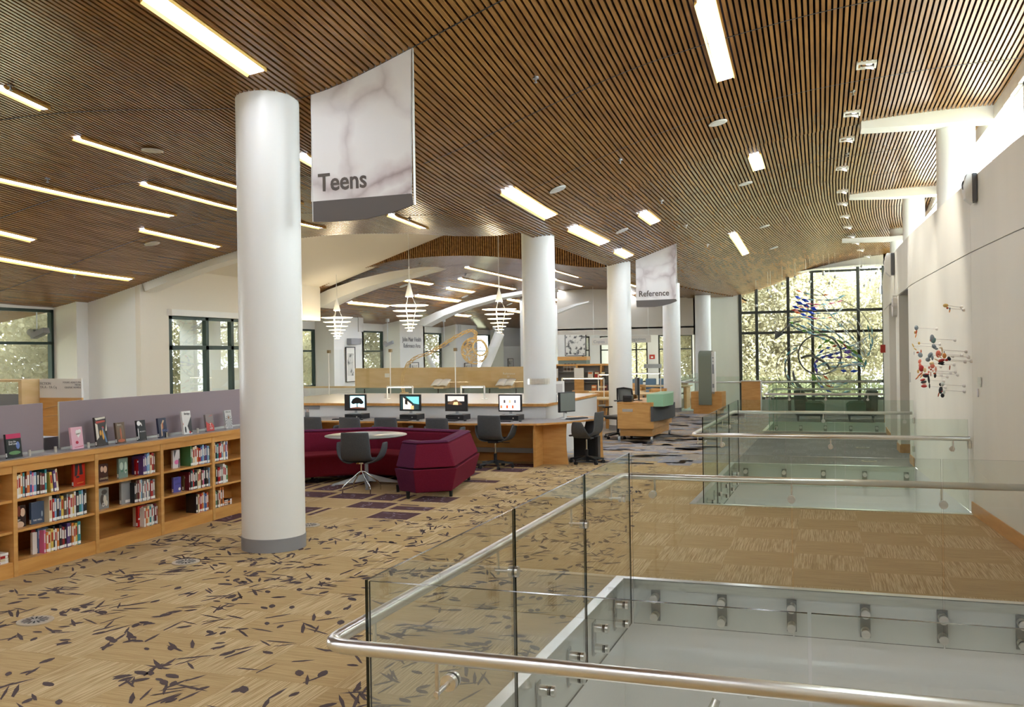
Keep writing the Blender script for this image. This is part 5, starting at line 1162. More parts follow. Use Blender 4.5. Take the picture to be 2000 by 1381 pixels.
# glass screen along the counter, steel posts
t = thing('glass_screen', 'tall clear glass screen with slim steel posts behind the white counter', 'screen', (-8, 18.6, 0)); gx = [atY(p, 700, 18.6)[0]+8 for p in (600, 643, 763, 890, 1023)]
for a, b in zip(gx[:-1], gx[1:]): m = MB(); m.obox(((a+b)/2, 0), (1, 0), b-a-.01, .012, 1.01, 2.05, 0, cols=[0, 0, 0, 0, 0, 0]); m.build('glass_panel', G_SCREEN, t)
for a in gx[1:4]: m = MB(); m.cyl((a, -.03, 1.004), (a, -.03, 1.98), .012, n=8); m.build('post', M['white'], t); MB().box(a-.03, a+.03, -.05, .03, 1.97, 2.04).build('cap', mat('bronze_cap', (138, 118, 88), .4, .5), t)
# linear desk lamps on the counter
def ulamp(x, y, z, w, label, yaw=0, h=.27):
    t = thing('table_lamp', label, 'lamp', (x, y, z), yaw)
    for s_ in (-w/2, w/2): MB().box(s_-.012, s_+.012, -.012, .012, 0, h).build('post', M['white'], t); MB().box(s_-.05, s_+.05, -.05, .05, 0, .006).build('foot', M['white'], t)
    MB().box(-w/2, w/2, -.02, .02, h-.012, h+.015).build('housing', M['white'], t); MB().box(-w/2+.04, w/2-.04, -.016, .016, h-.02, h-.012).build('tube', M['lamp'], t)
for i, (pa, pb) in enumerate(((756, 806), (900, 946))):
    a = atY(pa, 757, 17.0); b = atY(pb, 757, 17.0); ulamp((a[0]+b[0])/2, 17.0, 1.004, b[0]-a[0], ['white bracket lamp on the counter behind the screen with the white house', 'glowing white bracket lamp on the counter behind the tiled-roof screen'][i], h=.25)
#PART7
# ================================================================ rolling help desk, mesh chair
oc = (-3.75, 19.95); ct = thing('service_desk', 'maple help desk on casters with a grey curved apron and green glass box', 'desk', (*oc, 0))
PQ = [(-4.10, 19.02), (-3.33, 19.02), (-3.24, 20.9), (-3.95, 20.95)]; Q = [(x-oc[0], y-oc[1]) for x, y in PQ]
sc_ = lambda poly, k: [(x*k, y*k) for x, y in poly]
MB().prism(sc_(Q, .90), .11, .27).build('plinth', M['maple'], ct); MB().prism(Q, .27, .80).build('body', M['maple'], ct, bevel=.004)
MB().prism(sc_(Q, 1.01), .80, .83).build('worktop', M['maple_h'], ct)
for x, y in Q:
    m = MB(); m.cyl((x*.9-.02, y*.97, .055), (x*.9+.02, y*.97, .055), .055, n=18); m.build('caster', M['silver'], ct)
m = MB(); a = atY(1227, 802, 19.0); m.box(-.24, -.02, -.935, -.93, .63, .69); m.build('name_plate', M['steel'], ct)
g = []
for k in range(9):
    u = k/8; x = .42+.22*math.sin(u*PI*.62); y = -.98+u*1.7; g.append((x, y))
m = MB(); m.prism([(x, y) for x, y in g]+[(x-.05, y) for x, y in g[::-1]], .43, .745); m.build('apron', M['char'], ct)
MB().prism([(.28, -.92), (.62, -.9), (.72, -.2), (.62, .55), (.34, .5)], .74, 1.0).build('glass_box', M['green_glass'], ct)
t = thing('computer_monitor', 'black monitor seen from its edge on the help desk', 'monitor', (-3.82, 19.8, .83), -1.25); MB().box(-.22, .22, -.02, .03, .12, .5).build('casing', M['black'], t, bevel=.006); MB().box(-.21, .21, .03, .034, .13, .49).build('rear_cover', M['paper'], t); MB().box(-.04, .04, .02, .05, .0, .2).build('stand_neck', M['black'], t)
MB().box(-.1, .1, -.1, .1, 0, .012).build('stand_base', M['black'], t)
t = thing('receipt_printer', 'small black printer on the help desk', 'printer', (-3.92, 19.3, .83)); MB().box(-.1, .1, -.1, .1, 0, .14).build('body', M['black'], t, bevel=.02); MB().box(-.07, .07, -.104, -.1, .05, .08).build('paper_slot', M['dark'], t)
keyboard(-4.05, 19.5, 'black keyboard on the help desk', .3, .83)
t = thing('mesh_office_chair', 'black office chair with a grey mesh back beside the help desk', 'chair', (-4.25, 19.75, 0), 2.6)
g = [[(u*.22, -.25-.03*abs(u)+.06*(v-.5), .56+v*.52) for u in (-1, -.5, 0, .5, 1)] for v in (0, .25, .5, .75, 1)]
MB().sheet(g).build('mesh_back', M['mesh'], t, solid=.01)
m = MB(); m.tube([(-.23, -.31, .55), (-.235, -.25, .85), (-.21, -.22, 1.08), (0, -.2, 1.1), (.21, -.22, 1.08), (.235, -.25, .85), (.23, -.31, .55), (0, -.29, .53)], .018, 8, closed=True); m.build('back_frame', M['black'], t)
MB().box(-.25, .25, -.24, .26, .43, .5).build('seat', M['black'], t, bevel=.03); m = MB(); m.cyl((0, 0, .1), (0, 0, .43), .028, n=12); m.build('gas_column', M['black'], t)
m = MB(); m.tube([(0, -.1, .42), (0, -.3, .45), (0, -.32, .7)], .02, 8); m.build('back_support', M['black'], t)
for s_ in (-1, 1): m = MB(); m.tube([(s_*.2, 0, .45), (s_*.3, 0, .47), (s_*.3, -.02, .66)], .014, 8); m.box(s_*.3-.04, s_*.3+.04, -.12, .12, .66, .69); m.build('armrest', M['black'], t)
star(t, .31)
# ================================================================ kiosk, plinth, armchairs
t = thing('info_kiosk', 'tall sage-grey kiosk panel rising from a maple box', 'kiosk', (-3.25, 27.7, 0), -.12)
MB().box(-.40, .40, 0, .5, .0, .14).build('plinth', M['maple'], t); MB().box(-.47, .46, -.02, .55, .14, .66).build('box_body', M['maple'], t)
m = MB(); prof = [(-.10, .27), (-.10, 1.72)]+[(-.10+.25*(1-math.cos(a)), 1.72+.17*math.sin(a)) for a in np.linspace(.15, PI/2, 7)]+[(.16, 1.89), (.16, .27)]
m.extr([(-.21, y, z) for y, z in prof], (.38, 0, 0)); m.build('panel', M['kiosk'], t); m = MB(); m.box(.171, .26, -.02, .16, .6, 1.86); m.build('side_board', M['paper'], t)
for z, h in ((1.66, .03), (1.56, .02), (1.2, .28), (.78, .12)): MB().box(.19, .24, -.023, -.02, z, z+h).build('printed_mark', M['ink_light'], t)
t = thing('wooden_plinth', 'tall maple box standing in front of the end window at its white wall side', 'plinth', (-2.03, 28.75, 0)); MB().box(-.28, .28, -.02, .3, 0, .93).build('body', M['maple'], t); MB().box(-.3, .3, -.04, .32, .93, .955).build('top', M['alu'], t); MB().box(.28, .305, -.03, .31, .0, .93).build('side_trim', M['white'], t)
def armchair(x, label, s_, fab):
    t = thing('armchair', label, 'armchair', (x, 25.45, 0), 0)
    MB().box(-.36, .36, -.3, .34, .14, .40).build('base', fab, t, bevel=.05)
    m = MB(); m.extr([(-s_*.37, -.30, .16), (-s_*.40, -.30, .80), (-s_*.14, -.30, .80), (-s_*.02, -.30, .42), (-s_*.02, -.30, .16)], (0, .62, 0)); m.build('backrest', fab, t, bevel=.035)
    for y in (-.34, .28): m = MB(); m.extr([(-s_*.1, y, .2), (-s_*.1, y, .52), (s_*.28, y, .50), (s_*.37, y, .44), (s_*.36, y, .2)], (0, .12, 0)); m.build('armrest', M['green_fab'], t, bevel=.03)
    MB().box(-.26, .34, -.2, .26, .38, .45).build('seat_cushion', fab, t, bevel=.03)
    for a in (-.3, .28):
        for b in (-.26, .3): MB().cyl((a, b, 0), (a, b, .15), .018, .026, n=8).build('leg', M['black'], t)
armchair((atY(1556, 780, 25.3)[0]+atY(1607, 790, 25.3)[0])/2, 'green upholstered armchair in front of the end window, facing the darker one', 1, M['green_dark'])
armchair((atY(1657, 780, 25.3)[0]+atY(1709, 790, 25.3)[0])/2, 'darker green armchair in front of the end window, close to the art wall', -1, M['green_dark'])
# ================================================================ hanging glass and steel sculpture before the end window
YS = 33.0
def SP_(px, py, dy=0): return Vector(atY(px, py, YS+dy))
Z6 = lambda x, y: (1500+x/5.754, 560+y/5.754)
so_ = SP_(1620, 690); sculp = thing('hanging_sculpture', 'hanging sculpture of steel rings and coloured glass strands before the end window', 'sculpture', so_)
def ctube(pts, r, n=6, dy=None, closed=False, k=6):
    P_ = [SP_(*Z6(*p), dy=(dy[i] if dy else 0))-so_ for i, p in enumerate(pts)]; out = []
    for i in range(len(P_)-1):
        p0 = P_[max(i-1, 0)]; p1 = P_[i]; p2 = P_[i+1]; p3 = P_[min(i+2, len(P_)-1)]
        for j in range(k):
            t = j/k; out.append(.5*((2*p1)+(-p0+p2)*t+(2*p0-5*p1+4*p2-p3)*t*t+(-p0+3*p1-3*p2+p3)*t**3))
    return out+[P_[-1]]
M['sc_steel'] = mat('sculpture_steel', (112, 114, 110), .4, .6)
def ring(cx, cy, rx, ry, r, name, rot=0, a0=0, a1=2*PI, m_='sc_steel', dy=0):
    pts = [(cx+rx*math.cos(a)*math.cos(rot)-ry*math.sin(a)*math.sin(rot), cy+rx*math.cos(a)*math.sin(rot)+ry*math.sin(a)*math.cos(rot)) for a in np.linspace(a0, a1, 40)]
    m = MB(); m.tube([SP_(*Z6(*p), dy=dy+.35*math.sin(i*.16))-so_ for i, p in enumerate(pts)], r, 8); m.build(name, M[m_], sculp)
ring(582, 765, 242, 222, .028, 'steel_ring'); ring(330, 910, 235, 250, .012, 'steel_hoop', .2, .5, 5.6, dy=.3); ring(440, 925, 250, 245, .02, 'glass_hoop', 0, 1.2, 4.2, dy=-.2)
m = MB(); m.tube(ctube([(280, 940), (300, 1040), (360, 1130), (440, 1170), (520, 1165)], 0), [.02+.045*math.sin(PI*i/24) for i in range(25)], 8); m.build('steel_crescent', M['sc_steel'], sculp)
m = MB(); m.tube(ctube([(370, 805), (430, 780), (500, 780), (600, 830), (670, 880), (690, 930)], 0), .045, 6); m.build('steel_band', M['sc_steel'], sculp)
m = MB(); p = ctube([(380, 385), (310, 395), (240, 430), (180, 480), (115, 555)], 0); m.tube(p, .022, 8); m.build('arrow_shaft', M['sc_steel'], sculp)
A = SP_(*Z6(75, 600))-so_; B = SP_(*Z6(100, 555))-so_; d = (A-B).normalized(); B2 = A-d*.32
m = MB(); m.cyl(B2, A, .17, .0, n=14); m.build('arrow_head', M['sc_steel'], sculp)
for i, pts in enumerate([[(410, 10), (520, 30), (640, 110), (760, 270), (860, 420), (960, 540), (1040, 650), (1100, 800)], [(430, 340), (600, 390), (720, 470), (800, 570), (825, 680)], [(250, 395), (500, 500), (780, 610), (960, 740), (1060, 830), (1085, 930)], [(245, 430), (450, 520), (700, 620), (900, 760), (1040, 850), (1080, 900)],
                          [(800, 140), (960, 220), (1060, 300), (1150, 430)], [(520, 990), (620, 1120), (760, 1190), (930, 1190)], [(560, 960), (700, 920), (900, 890), (1060, 870)], [(550, 1090), (640, 1200), (780, 1225), (920, 1215)], [(840, 400), (800, 450), (650, 470), (450, 460)]]):
    m = MB(); m.tube(ctube(pts, 0), .011, 6); m.build('steel_wire', M['sc_steel'], sculp)
GL = {'blue': (28, 70, 200), 'aqua': (140, 196, 214), 'clear': (206, 222, 226), 'green': (120, 176, 70), 'orange': (224, 104, 50), 'pink': (216, 110, 140), 'violet': (120, 96, 200), 'teal': (70, 150, 160), 'red': (214, 60, 50)}
GM = {k: mat('art_glass_'+k, v, .12, spec=.8) for k, v in GL.items()}
def strand(pts, cols, rad=.035, dy=None):
    P_ = ctube(pts, 0, dy=dy); L_ = sum((P_[i+1]-P_[i]).length for i in range(len(P_)-1)); n = max(2, int(L_/.25)); mats_ = []; m = MB(); m.tube(P_, .004, 4, 0); mats_ = [M['sc_steel']]
    idx = {}
    for c in cols:
        if c not in idx: idx[c] = len(mats_); mats_.append(GM[c])
    for k in range(n):
        f = (k+.5)/n*(len(P_)-1); i = int(f); c = P_[i].lerp(P_[min(i+1, len(P_)-1)], f-i); d = (P_[min(i+1, len(P_)-1)]-P_[i]).normalized(); h = .135
        m.cyl(c-d*h, c-d*h*.1, rad*.25, rad, 8, idx[cols[k % len(cols)]], caps=False); m.cyl(c-d*h*.1, c+d*h, rad, rad*.2, 8, idx[cols[k % len(cols)]], caps=False)
    m.build('glass_strand', mats_, sculp)
S_L = [([(300, 105), (380, 140), (450, 165)], ['blue'], .05), ([(330, 175), (430, 215), (545, 262)], ['blue'], .06), ([(280, 220), (400, 260), (520, 305)], ['blue'], .045), ([(310, 280), (400, 315), (515, 352)], ['orange', 'blue', 'blue'], .045), ([(320, 40), (430, 75), (560, 97), (680, 90)], ['orange', 'aqua', 'clear', 'orange'], .025),
       ([(450, 145), (600, 150), (740, 145), (850, 100)], ['aqua', 'clear'], .03), ([(440, 190), (560, 200), (700, 190), (840, 155)], ['pink', 'pink', 'aqua'], .025), ([(340, 225), (450, 230), (560, 225)], ['pink', 'red'], .022), ([(270, 262), (350, 262), (430, 262)], ['red', 'pink'], .035), ([(530, 300), (640, 298), (760, 300), (840, 230)], ['aqua', 'clear'], .03),
       ([(400, 345), (520, 355), (640, 352), (720, 345)], ['orange', 'pink', 'aqua'], .022), ([(250, 400), (360, 435), (480, 490), (640, 540), (800, 610), (960, 720), (1050, 800)], ['green', 'green', 'aqua', 'green'], .045), ([(245, 425), (350, 480), (450, 510), (560, 560), (700, 620), (840, 700), (960, 760), (1060, 850)], ['teal', 'aqua', 'green', 'aqua'], .045),
       ([(560, 700), (620, 640), (700, 590)], ['green', 'green'], .045), ([(575, 750), (640, 700), (720, 675), (800, 650), (900, 600)], ['blue', 'blue', 'orange', 'clear'], .04), ([(530, 850), (600, 800), (700, 770), (800, 745), (950, 735)], ['violet', 'blue', 'blue', 'blue'], .045), ([(680, 795), (800, 795), (950, 790)], ['violet', 'violet'], .045), ([(540, 780), (680, 735), (860, 690), (1000, 640), (1110, 570)], ['aqua', 'clear', 'clear', 'blue'], .03),
       ([(820, 940), (900, 950), (1030, 945)], ['blue', 'blue'], .05), ([(530, 880), (545, 950)], ['blue', 'violet'], .055), ([(560, 960), (640, 1010), (720, 1080), (850, 1090)], ['clear', 'orange', 'aqua'], .04), ([(560, 900), (640, 860), (800, 855), (1040, 850)], ['aqua', 'aqua', 'clear'], .032), ([(600, 880), (760, 900), (900, 880), (1050, 860)], ['clear', 'aqua'], .03),
       ([(520, 1000), (560, 1080), (640, 1150), (760, 1195), (930, 1170)], ['green', 'aqua', 'blue', 'blue'], .035), ([(560, 1010), (640, 1090), (760, 1130), (920, 1060)], ['aqua', 'clear', 'orange', 'clear'], .035), ([(500, 990), (520, 1060), (560, 1090)], ['green', 'green'], .045), ([(1150, 710), (1170, 600), (1165, 450)], ['aqua', 'aqua'], .028), ([(1155, 710), (1140, 560), (1120, 430)], ['teal', 'aqua'], .026),
       ([(1150, 700), (1190, 600), (1230, 540)], ['aqua', 'clear'], .028), ([(1090, 900), (1110, 800), (1150, 720)], ['teal', 'aqua'], .04), ([(820, 420), (900, 520), (1000, 640), (1080, 780)], ['clear', 'clear', 'aqua'], .028), ([(900, 380), (980, 460), (1060, 600), (1100, 760)], ['clear'], .026), ([(960, 330), (1060, 470), (1110, 640)], ['clear'], .024), ([(640, 440), (760, 520), (880, 620), (1020, 700)], ['aqua', 'clear', 'aqua'], .03),
       ([(620, 220), (720, 330), (800, 420), (900, 560)], ['clear', 'aqua'], .024), ([(240, 350), (350, 340), (450, 360), (620, 440)], ['aqua', 'clear', 'aqua'], .03), ([(450, 410), (560, 470), (700, 500), (820, 560)], ['aqua', 'clear'], .028), ([(190, 880), (210, 780), (260, 720), (340, 680)], ['aqua', 'teal'], .03), ([(190, 900), (220, 1000), (290, 1100), (400, 1170)], ['teal', 'aqua'], .024), ([(470, 1210), (580, 1225), (700, 1220)], ['blue', 'teal'], .03),
       ([(850, 640), (900, 700), (980, 740)], ['red', 'green', 'green'], .035), ([(560, 830), (640, 780), (760, 740), (900, 720), (1020, 690)], ['clear', 'violet', 'clear'], .03), ([(700, 960), (840, 900), (980, 880), (1080, 900)], ['clear', 'aqua'], .028)]
for i, (p, c, r) in enumerate(S_L): strand(p, c, r*1.15, dy=[.25*math.sin(i*1.7+j) for j in range(len(p))])
m = MB()
for px in (1575, 1620, 1680): a = SP_(px, 600)-so_; m.tube([a, a+Vector((0, 0, 3.0))], .003, 4)
m.build('hanging_cable', M['steel'], sculp)
bm = MB()
for px, py in ((1528, 554), (1553, 541), (1582, 550), (1608, 531), (1608, 536), (1631, 541), (1620, 553), (1689, 558), (1700, 547), (1712, 534), (1715, 526), (1683, 521), (1500, 567), (1505, 579), (1477, 597)):
    m = MB(); a = SP_(px, py)-so_; m.ball(a, .05, 12); m.tube([a, a+Vector((0, 0, .9))], .003, 4); m.build('glass_ball', mat('clear_bead', (196, 200, 196), .1, spec=.9), sculp)
# ================================================================ small sculpted pieces on the art wall
WA = {'grey': (120, 132, 140), 'coral': (216, 118, 96), 'orange': (222, 148, 72), 'rust': (176, 84, 44), 'red': (170, 44, 36), 'black': (36, 36, 40), 'cream': (214, 186, 140), 'ochre': (200, 168, 96), 'pale': (196, 206, 200), 'teal': (96, 132, 132), 'pink': (222, 160, 140)}
WMt = {k: mat('clay_'+k, v, .55) for k, v in WA.items()}
def zpx(x, y): return 1765+x/7.67, 620+y/7.67
M['pin'] = mat('wall_pin', (214, 210, 204), .4)
def piece(shapes, label, out=.28):
    """shapes: (colour, x, y, rx, ry, tilt) in the picture of the wall; stands off the wall on pins"""
    px, py = zpx(shapes[0][1], shapes[0][2]); 
    lo, hi = 9.0, 20.0
    for _ in range(50):
        mid = (lo+hi)/2; p = atY(px, py, mid)
        if p[0] > xw(mid)-out: hi = mid
        else: lo = mid
    Y = mid; p = atY(px, py, Y); t = thing('wall_sculpture', label, 'sculpture', p, 0, 'small sculptures pinned to the art wall'); s_ = 1/7.67/F_PX*(Y*1.02)
    up = lambda dx, dy: Vector((dx*s_*.75, -dx*s_*.55, -dy*s_))
    for c, x, y, rx, ry, tilt in shapes:
        dx, dy = x-shapes[0][1], y-shapes[0][2]; m = MB(); m.ball((0, 0, 0), 1, 12, sc=(rx*s_, rx*s_*.8, ry*s_))
        R2 = Matrix.Rotation(tilt, 4, 'Y'); o = up(dx, dy); m.v = [tuple(R2 @ Vector(v)+o) for v in m.v]; m.build('sculpted_form', WMt[c], t)
    w = Vector((xw(Y+.1)-p[0]-.005, .1, -.02)); m = MB(); m.cyl((0, 0, 0), w, .0035, n=6); m.build('pin_rod', M['pin'], t); m = MB(); m.ball(w-Vector((.006, 0, 0)), .022, 10); m.build('pin_knob', M['pin'], t)
    return t
for sh, l in [([('grey', 190, 155, 26, 34, 0), ('rust', 188, 210, 12, 30, .2), ('ochre', 165, 218, 9, 20, 0), ('orange', 180, 262, 7, 30, .3)], 'grey and rust drop-shaped form, uppermost beside the doorway'), ([('ochre', 230, 386, 15, 20, 0)], 'single small ochre bud on a pin under the uppermost grey form'),
              ([('grey', 430, 320, 30, 60, -.1), ('coral', 412, 338, 20, 22, 0), ('teal', 455, 345, 22, 40, .3), ('grey', 455, 425, 26, 38, -.6), ('grey', 490, 455, 22, 16, 0)], 'big grey hooded form with a coral centre at the head of the curling piece'),
              ([('cream', 575, 490, 10, 34, -.1), ('cream', 555, 460, 22, 8, 0), ('cream', 570, 540, 9, 30, .4), ('cream', 540, 580, 30, 8, .6), ('cream', 490, 620, 36, 8, .5)], 'thin cream curl looping down from the grey hooded form'), ([('coral', 520, 548, 34, 50, 0)], 'smooth coral oval inside the cream curl'), ([('orange', 610, 575, 26, 38, 0), ('black', 606, 525, 6, 12, 0)], 'orange egg form with a black stem'),
              ([('ochre', 140, 420, 8, 30, -.4), ('ochre', 175, 470, 26, 8, .7), ('rust', 210, 515, 18, 12, 0), ('grey', 250, 550, 30, 36, -.3), ('rust', 262, 500, 8, 24, 0), ('coral', 240, 635, 20, 30, .3)], 'twisting ochre and grey branch with a coral tip beside the doorway'),
              ([('grey', 400, 565, 30, 42, .5), ('grey', 362, 625, 32, 30, 0), ('grey', 430, 600, 16, 36, 0)], 'pair of joined grey-blue forms left of the coral oval'), ([('red', 565, 645, 46, 22, -.3), ('black', 560, 680, 42, 20, -.2), ('black', 580, 700, 30, 8, 0)], 'red-topped black comb form below the orange egg'), ([('red', 650, 635, 28, 18, -.4), ('black', 680, 620, 22, 30, -.5), ('rust', 688, 740, 8, 34, .1)], 'red and black hooked form furthest along the wall'),
              ([('cream', 420, 690, 30, 26, 0), ('coral', 430, 725, 30, 32, 0), ('pink', 480, 770, 16, 40, 0), ('rust', 408, 770, 14, 14, 0), ('rust', 404, 830, 6, 36, 0), ('coral', 380, 745, 14, 18, 0)], 'bunch of coral and cream buds in the middle of the group'), ([('coral', 245, 720, 18, 34, 0), ('red', 265, 760, 34, 46, 0), ('cream', 318, 780, 20, 34, 0), ('ochre', 215, 800, 14, 26, 0)], 'tall coral and red stack at the doorway side'),
              ([('rust', 250, 850, 44, 10, -.8), ('orange', 225, 870, 40, 9, -.9), ('rust', 200, 900, 34, 8, -.8), ('orange', 270, 870, 36, 8, -1)], 'fan of rust and orange fingers under the coral stack'), ([('black', 330, 870, 40, 30, 0), ('red', 345, 852, 34, 10, 0), ('black', 375, 920, 14, 60, -.1), ('black', 385, 1010, 10, 34, 0)], 'black bristly form with a red crest'), ([('red', 285, 935, 34, 16, -.3), ('black', 300, 965, 38, 20, -.2)], 'red and black open mouth form above the lowest red bowl'),
              ([('red', 305, 1030, 38, 20, 0), ('pink', 310, 1000, 26, 8, 0)], 'lowest small red bowl form'), ([('coral', 376, 818, 14, 16, 0)], 'tiny coral bead below the cream buds'), ([('pink', 438, 800, 12, 16, 0)], 'tiny pale pink bead near the middle'), ([('rust', 465, 840, 20, 12, 0), ('black', 470, 870, 16, 30, .1)], 'small black and rust hanging form under the coral buds'),
              ([('black', 550, 1005, 18, 22, 0), ('pale', 582, 1000, 22, 30, 0), ('pale', 576, 1060, 8, 30, 0)], 'pale green shell with a black cap, low on the wall'), ([('black', 555, 1090, 26, 50, .1), ('red', 570, 1105, 18, 8, 0), ('pale', 605, 1115, 16, 28, 0), ('rust', 522, 1150, 8, 34, .2), ('black', 580, 1160, 24, 30, 0)], 'lowest black cluster with a pale green leaf')]:
    piece(sh, l)
for sh, l in [([('ochre', 628, -178, 34, 26, 0)], 'ochre cap form alone high on the art wall'), ([('rust', 655, -140, 16, 14, 0), ('teal', 690, -130, 10, 16, 0), ('orange', 688, -105, 8, 30, .2)], 'small rust and teal drops beside the high ochre cap')]: piece(sh, l, .2)
# ================================================================ gold wire sculpture over the atrium
og = Vector(atY(790, 772, 19.5)); gw = thing('wire_sculpture', 'gold woven wire sculpture with a long bent neck and open basket above the counter', 'sculpture', (og.x, og.y, 1.004))
og = Vector((og.x, og.y, 1.004)); G = lambda px, py, dy=0: Vector(atY(px, py, 19.5+dy))-og
neck = [G(*p) for p in ((790, 776), (785, 750), (787, 730), (797, 710), (812, 698), (838, 690), (862, 676), (888, 659), (908, 649), (922, 645), (930, 650), (927, 665))]
m = MB()
for k in range(6):
    pts = []
    for i in range(len(neck)-1):
        for j in range(6):
            f = j/6; c = neck[i].lerp(neck[i+1], f); d = (neck[i+1]-neck[i]).normalized(); a = d.orthogonal().normalized(); a = (Vector((0, 1, 0))-d*d.y).normalized(); b = d.cross(a); ph = k*PI/3+(i*6+j)*.5*(1 if k % 2 else -1); r = .035
            pts.append(c+a*math.cos(ph)*r+b*math.sin(ph)*r)
    m.tube(pts, .007, 5)
m.build('woven_neck', M['gold_wire'], gw)
bc_ = G(927, 685); m = MB(); rx, rz, ry = .29, .29, .25
def bp(u, v): return bc_+Vector((rx*math.sin(v)*math.cos(u)-.02, ry*math.cos(v)*-1, rz*math.sin(v)*math.sin(u)))
ax = Vector((.75, -.6, .25)).normalized(); e1 = ax.orthogonal().normalized(); e2 = ax.cross(e1)
def bp(u, v): return bc_+ax*(.30*math.cos(v))+(e1*math.cos(u)+e2*math.sin(u))*.31*math.sin(v)
for k in range(9):
    u0 = k*2*PI/9; m.tube([bp(u0+.5*v, v) for v in np.linspace(.62, 3.0, 14)], .008, 5); m.tube([bp(u0-.5*v, v) for v in np.linspace(.62, 3.0, 14)], .008, 5)
for v in (1.1, 1.55, 2.0, 2.5): m.tube([bp(u, v) for u in np.linspace(0, 2*PI, 25)[:-1]], .008, 5, closed=True)
m.build('woven_basket', M['gold_wire'], gw)
m = MB(); m.tube([bp(u, .62) for u in np.linspace(0, 2*PI, 25)[:-1]], .02, 6, closed=True); m.build('basket_rim', M['gold_wire'], gw)
m = MB(); m.cyl((0, 0, 0), (0, 0, .02), .1, n=20); m.build('base_disc', M['maple_light'], gw)
# ================================================================ atrium far side: maple wall, book stands, pictures, lettering
aa = atY(693, 720, 24.5); bb = atY(1060, 714, 24.5)
t = thing('partition_wall', 'low maple veneer partition wall across the atrium', 'partition', (aa[0], 24.5, 0)); MB().box(0, bb[0]-aa[0], 0, .12, .93, 1.52).build('veneer_panel', M['maple_light'], t); MB().box(0, bb[0]-aa[0], .01, .11, 0, .93).build('lower_panel', mat('green_grey_panel', (118, 136, 130), .3), t)
for i in range(7): MB().box(.3+i*.8, .33+i*.8, -.004, .01, .05, .9).build('panel_joint', M['dark'], t)
MB().box(1.0, 1.15, -.004, 0, 1.24, 1.36).build('wall_plate', M['white'], t)
MB().box(-3.2, 0, .0, .12, .93, .98).build('side_sill', M['maple_light'], t); MB().box(-3.2, 0, .02, .1, 0, .93).build('side_panel', M['white'], t)
text('Reference\n     IV', .09, M['white'], t, (atY(980, 735, 24.4)[0]-aa[0], -.004, 1.3), (PI/2, 0, 0), ext=.001)
for px, l in ((859, 'open book on a slanted stand against the maple partition, behind the tiled-roof screen'), (986, 'open book on a slanted stand against the maple partition, behind the screen of book covers')):
    p = atY(px, 757, 24.1); t = thing('open_book', l, 'book', (p[0], 24.2, .95)); m = MB()
    for s_ in (-1, 1):
        g = [[(s_*u*.25, -.2+v*.36-(.0), .05+v*.17+.02*math.sin(u*PI)) for u in (0, .33, .66, 1)] for v in (0, 1)]; m.sheet(g)
    m.build('pages', M['paper'], t, solid=.012); MB().extr([(-.2, -.18, -.0), (-.2, .16, .0), (-.2, .16, .17), (-.2, -.18, .02)], (.4, 0, 0)).build('stand', M['maple_light'], t); MB().box(-.15, .15, -.18, .305, -.03, 0).build('wall_shelf', M['maple_light'], t)
def picture(p, w, h, rotz, label, mw=.18, dark=(90, 92, 90), frame='black'):
    t = thing('framed_picture', label, 'picture', p, rotz); fw = .025
    m = MB(); m.box(-w/2, w/2, -.03, 0, -h/2, -h/2+fw); m.box(-w/2, w/2, -.03, 0, h/2-fw, h/2); m.box(-w/2, -w/2+fw, -.03, 0, -h/2, h/2); m.box(w/2-fw, w/2, -.03, 0, -h/2, h/2); m.build('frame', M[frame], t)
    MB().box(-w/2+fw, w/2-fw, -.012, -.002, -h/2+fw, h/2-fw).build('mat_board', M['paper'], t)
    MB().box(-w*(.5-mw), w*(.5-mw), -.015, -.012, -h*(.5-mw), h*(.5-mw)).build('print', noisy('print_'+str(dark[0]), dark, (206, 204, 198), (5, 5, 5), .6, lo=.38, hi=.5), t)
def frontpt(P__, px, py): return atX(px, py, P__[1]+.01)
fr1 = frontpt(P1, 683, 712); picture((fr1[0]+.02, fr1[1], fr1[2]), .62, 1.15, PI/2, 'tall black-framed picture on the grey pier beside the maple partition')
fr2 = frontpt(P2, 808, 722); picture((fr2[0]+.02, fr2[1], fr2[2]), .75, .55, PI/2, 'small black-framed picture below the wall lettering')
fr3 = frontpt(P3, 913, 722); picture((fr3[0]+.02, fr3[1], fr3[2]), .8, .6, PI/2, 'small black-framed picture under the gold wire basket'); fr4 = atX(996, 712, PIER4[1]+.01); picture((fr4[0]+.02, fr4[1], fr4[2]), .8, .6, PI/2, 'small pale framed picture beside the second column')
p = atY(1124, 671, 40.9); picture((p[0], 40.9, p[2]), 1.0, 1.15, 0, 'ink painting of branches on the far wall beside the second column', .05, (70, 70, 72), 'black')
def letters(body, px, py, size, P__, label):
    q = atX(px, py, P__[1]+.015); t = thing('wall_lettering', label, 'sign', (q[0], q[1], q[2])); text(body, size, M['ink_light'], t, (0, 0, 0), (PI/2, 0, PI/2), ext=.004, align='CENTER')
letters('John Muir Health\nReference Area', 805, 667, .24, P2, 'grey letters John Muir Health Reference Area on the pier')
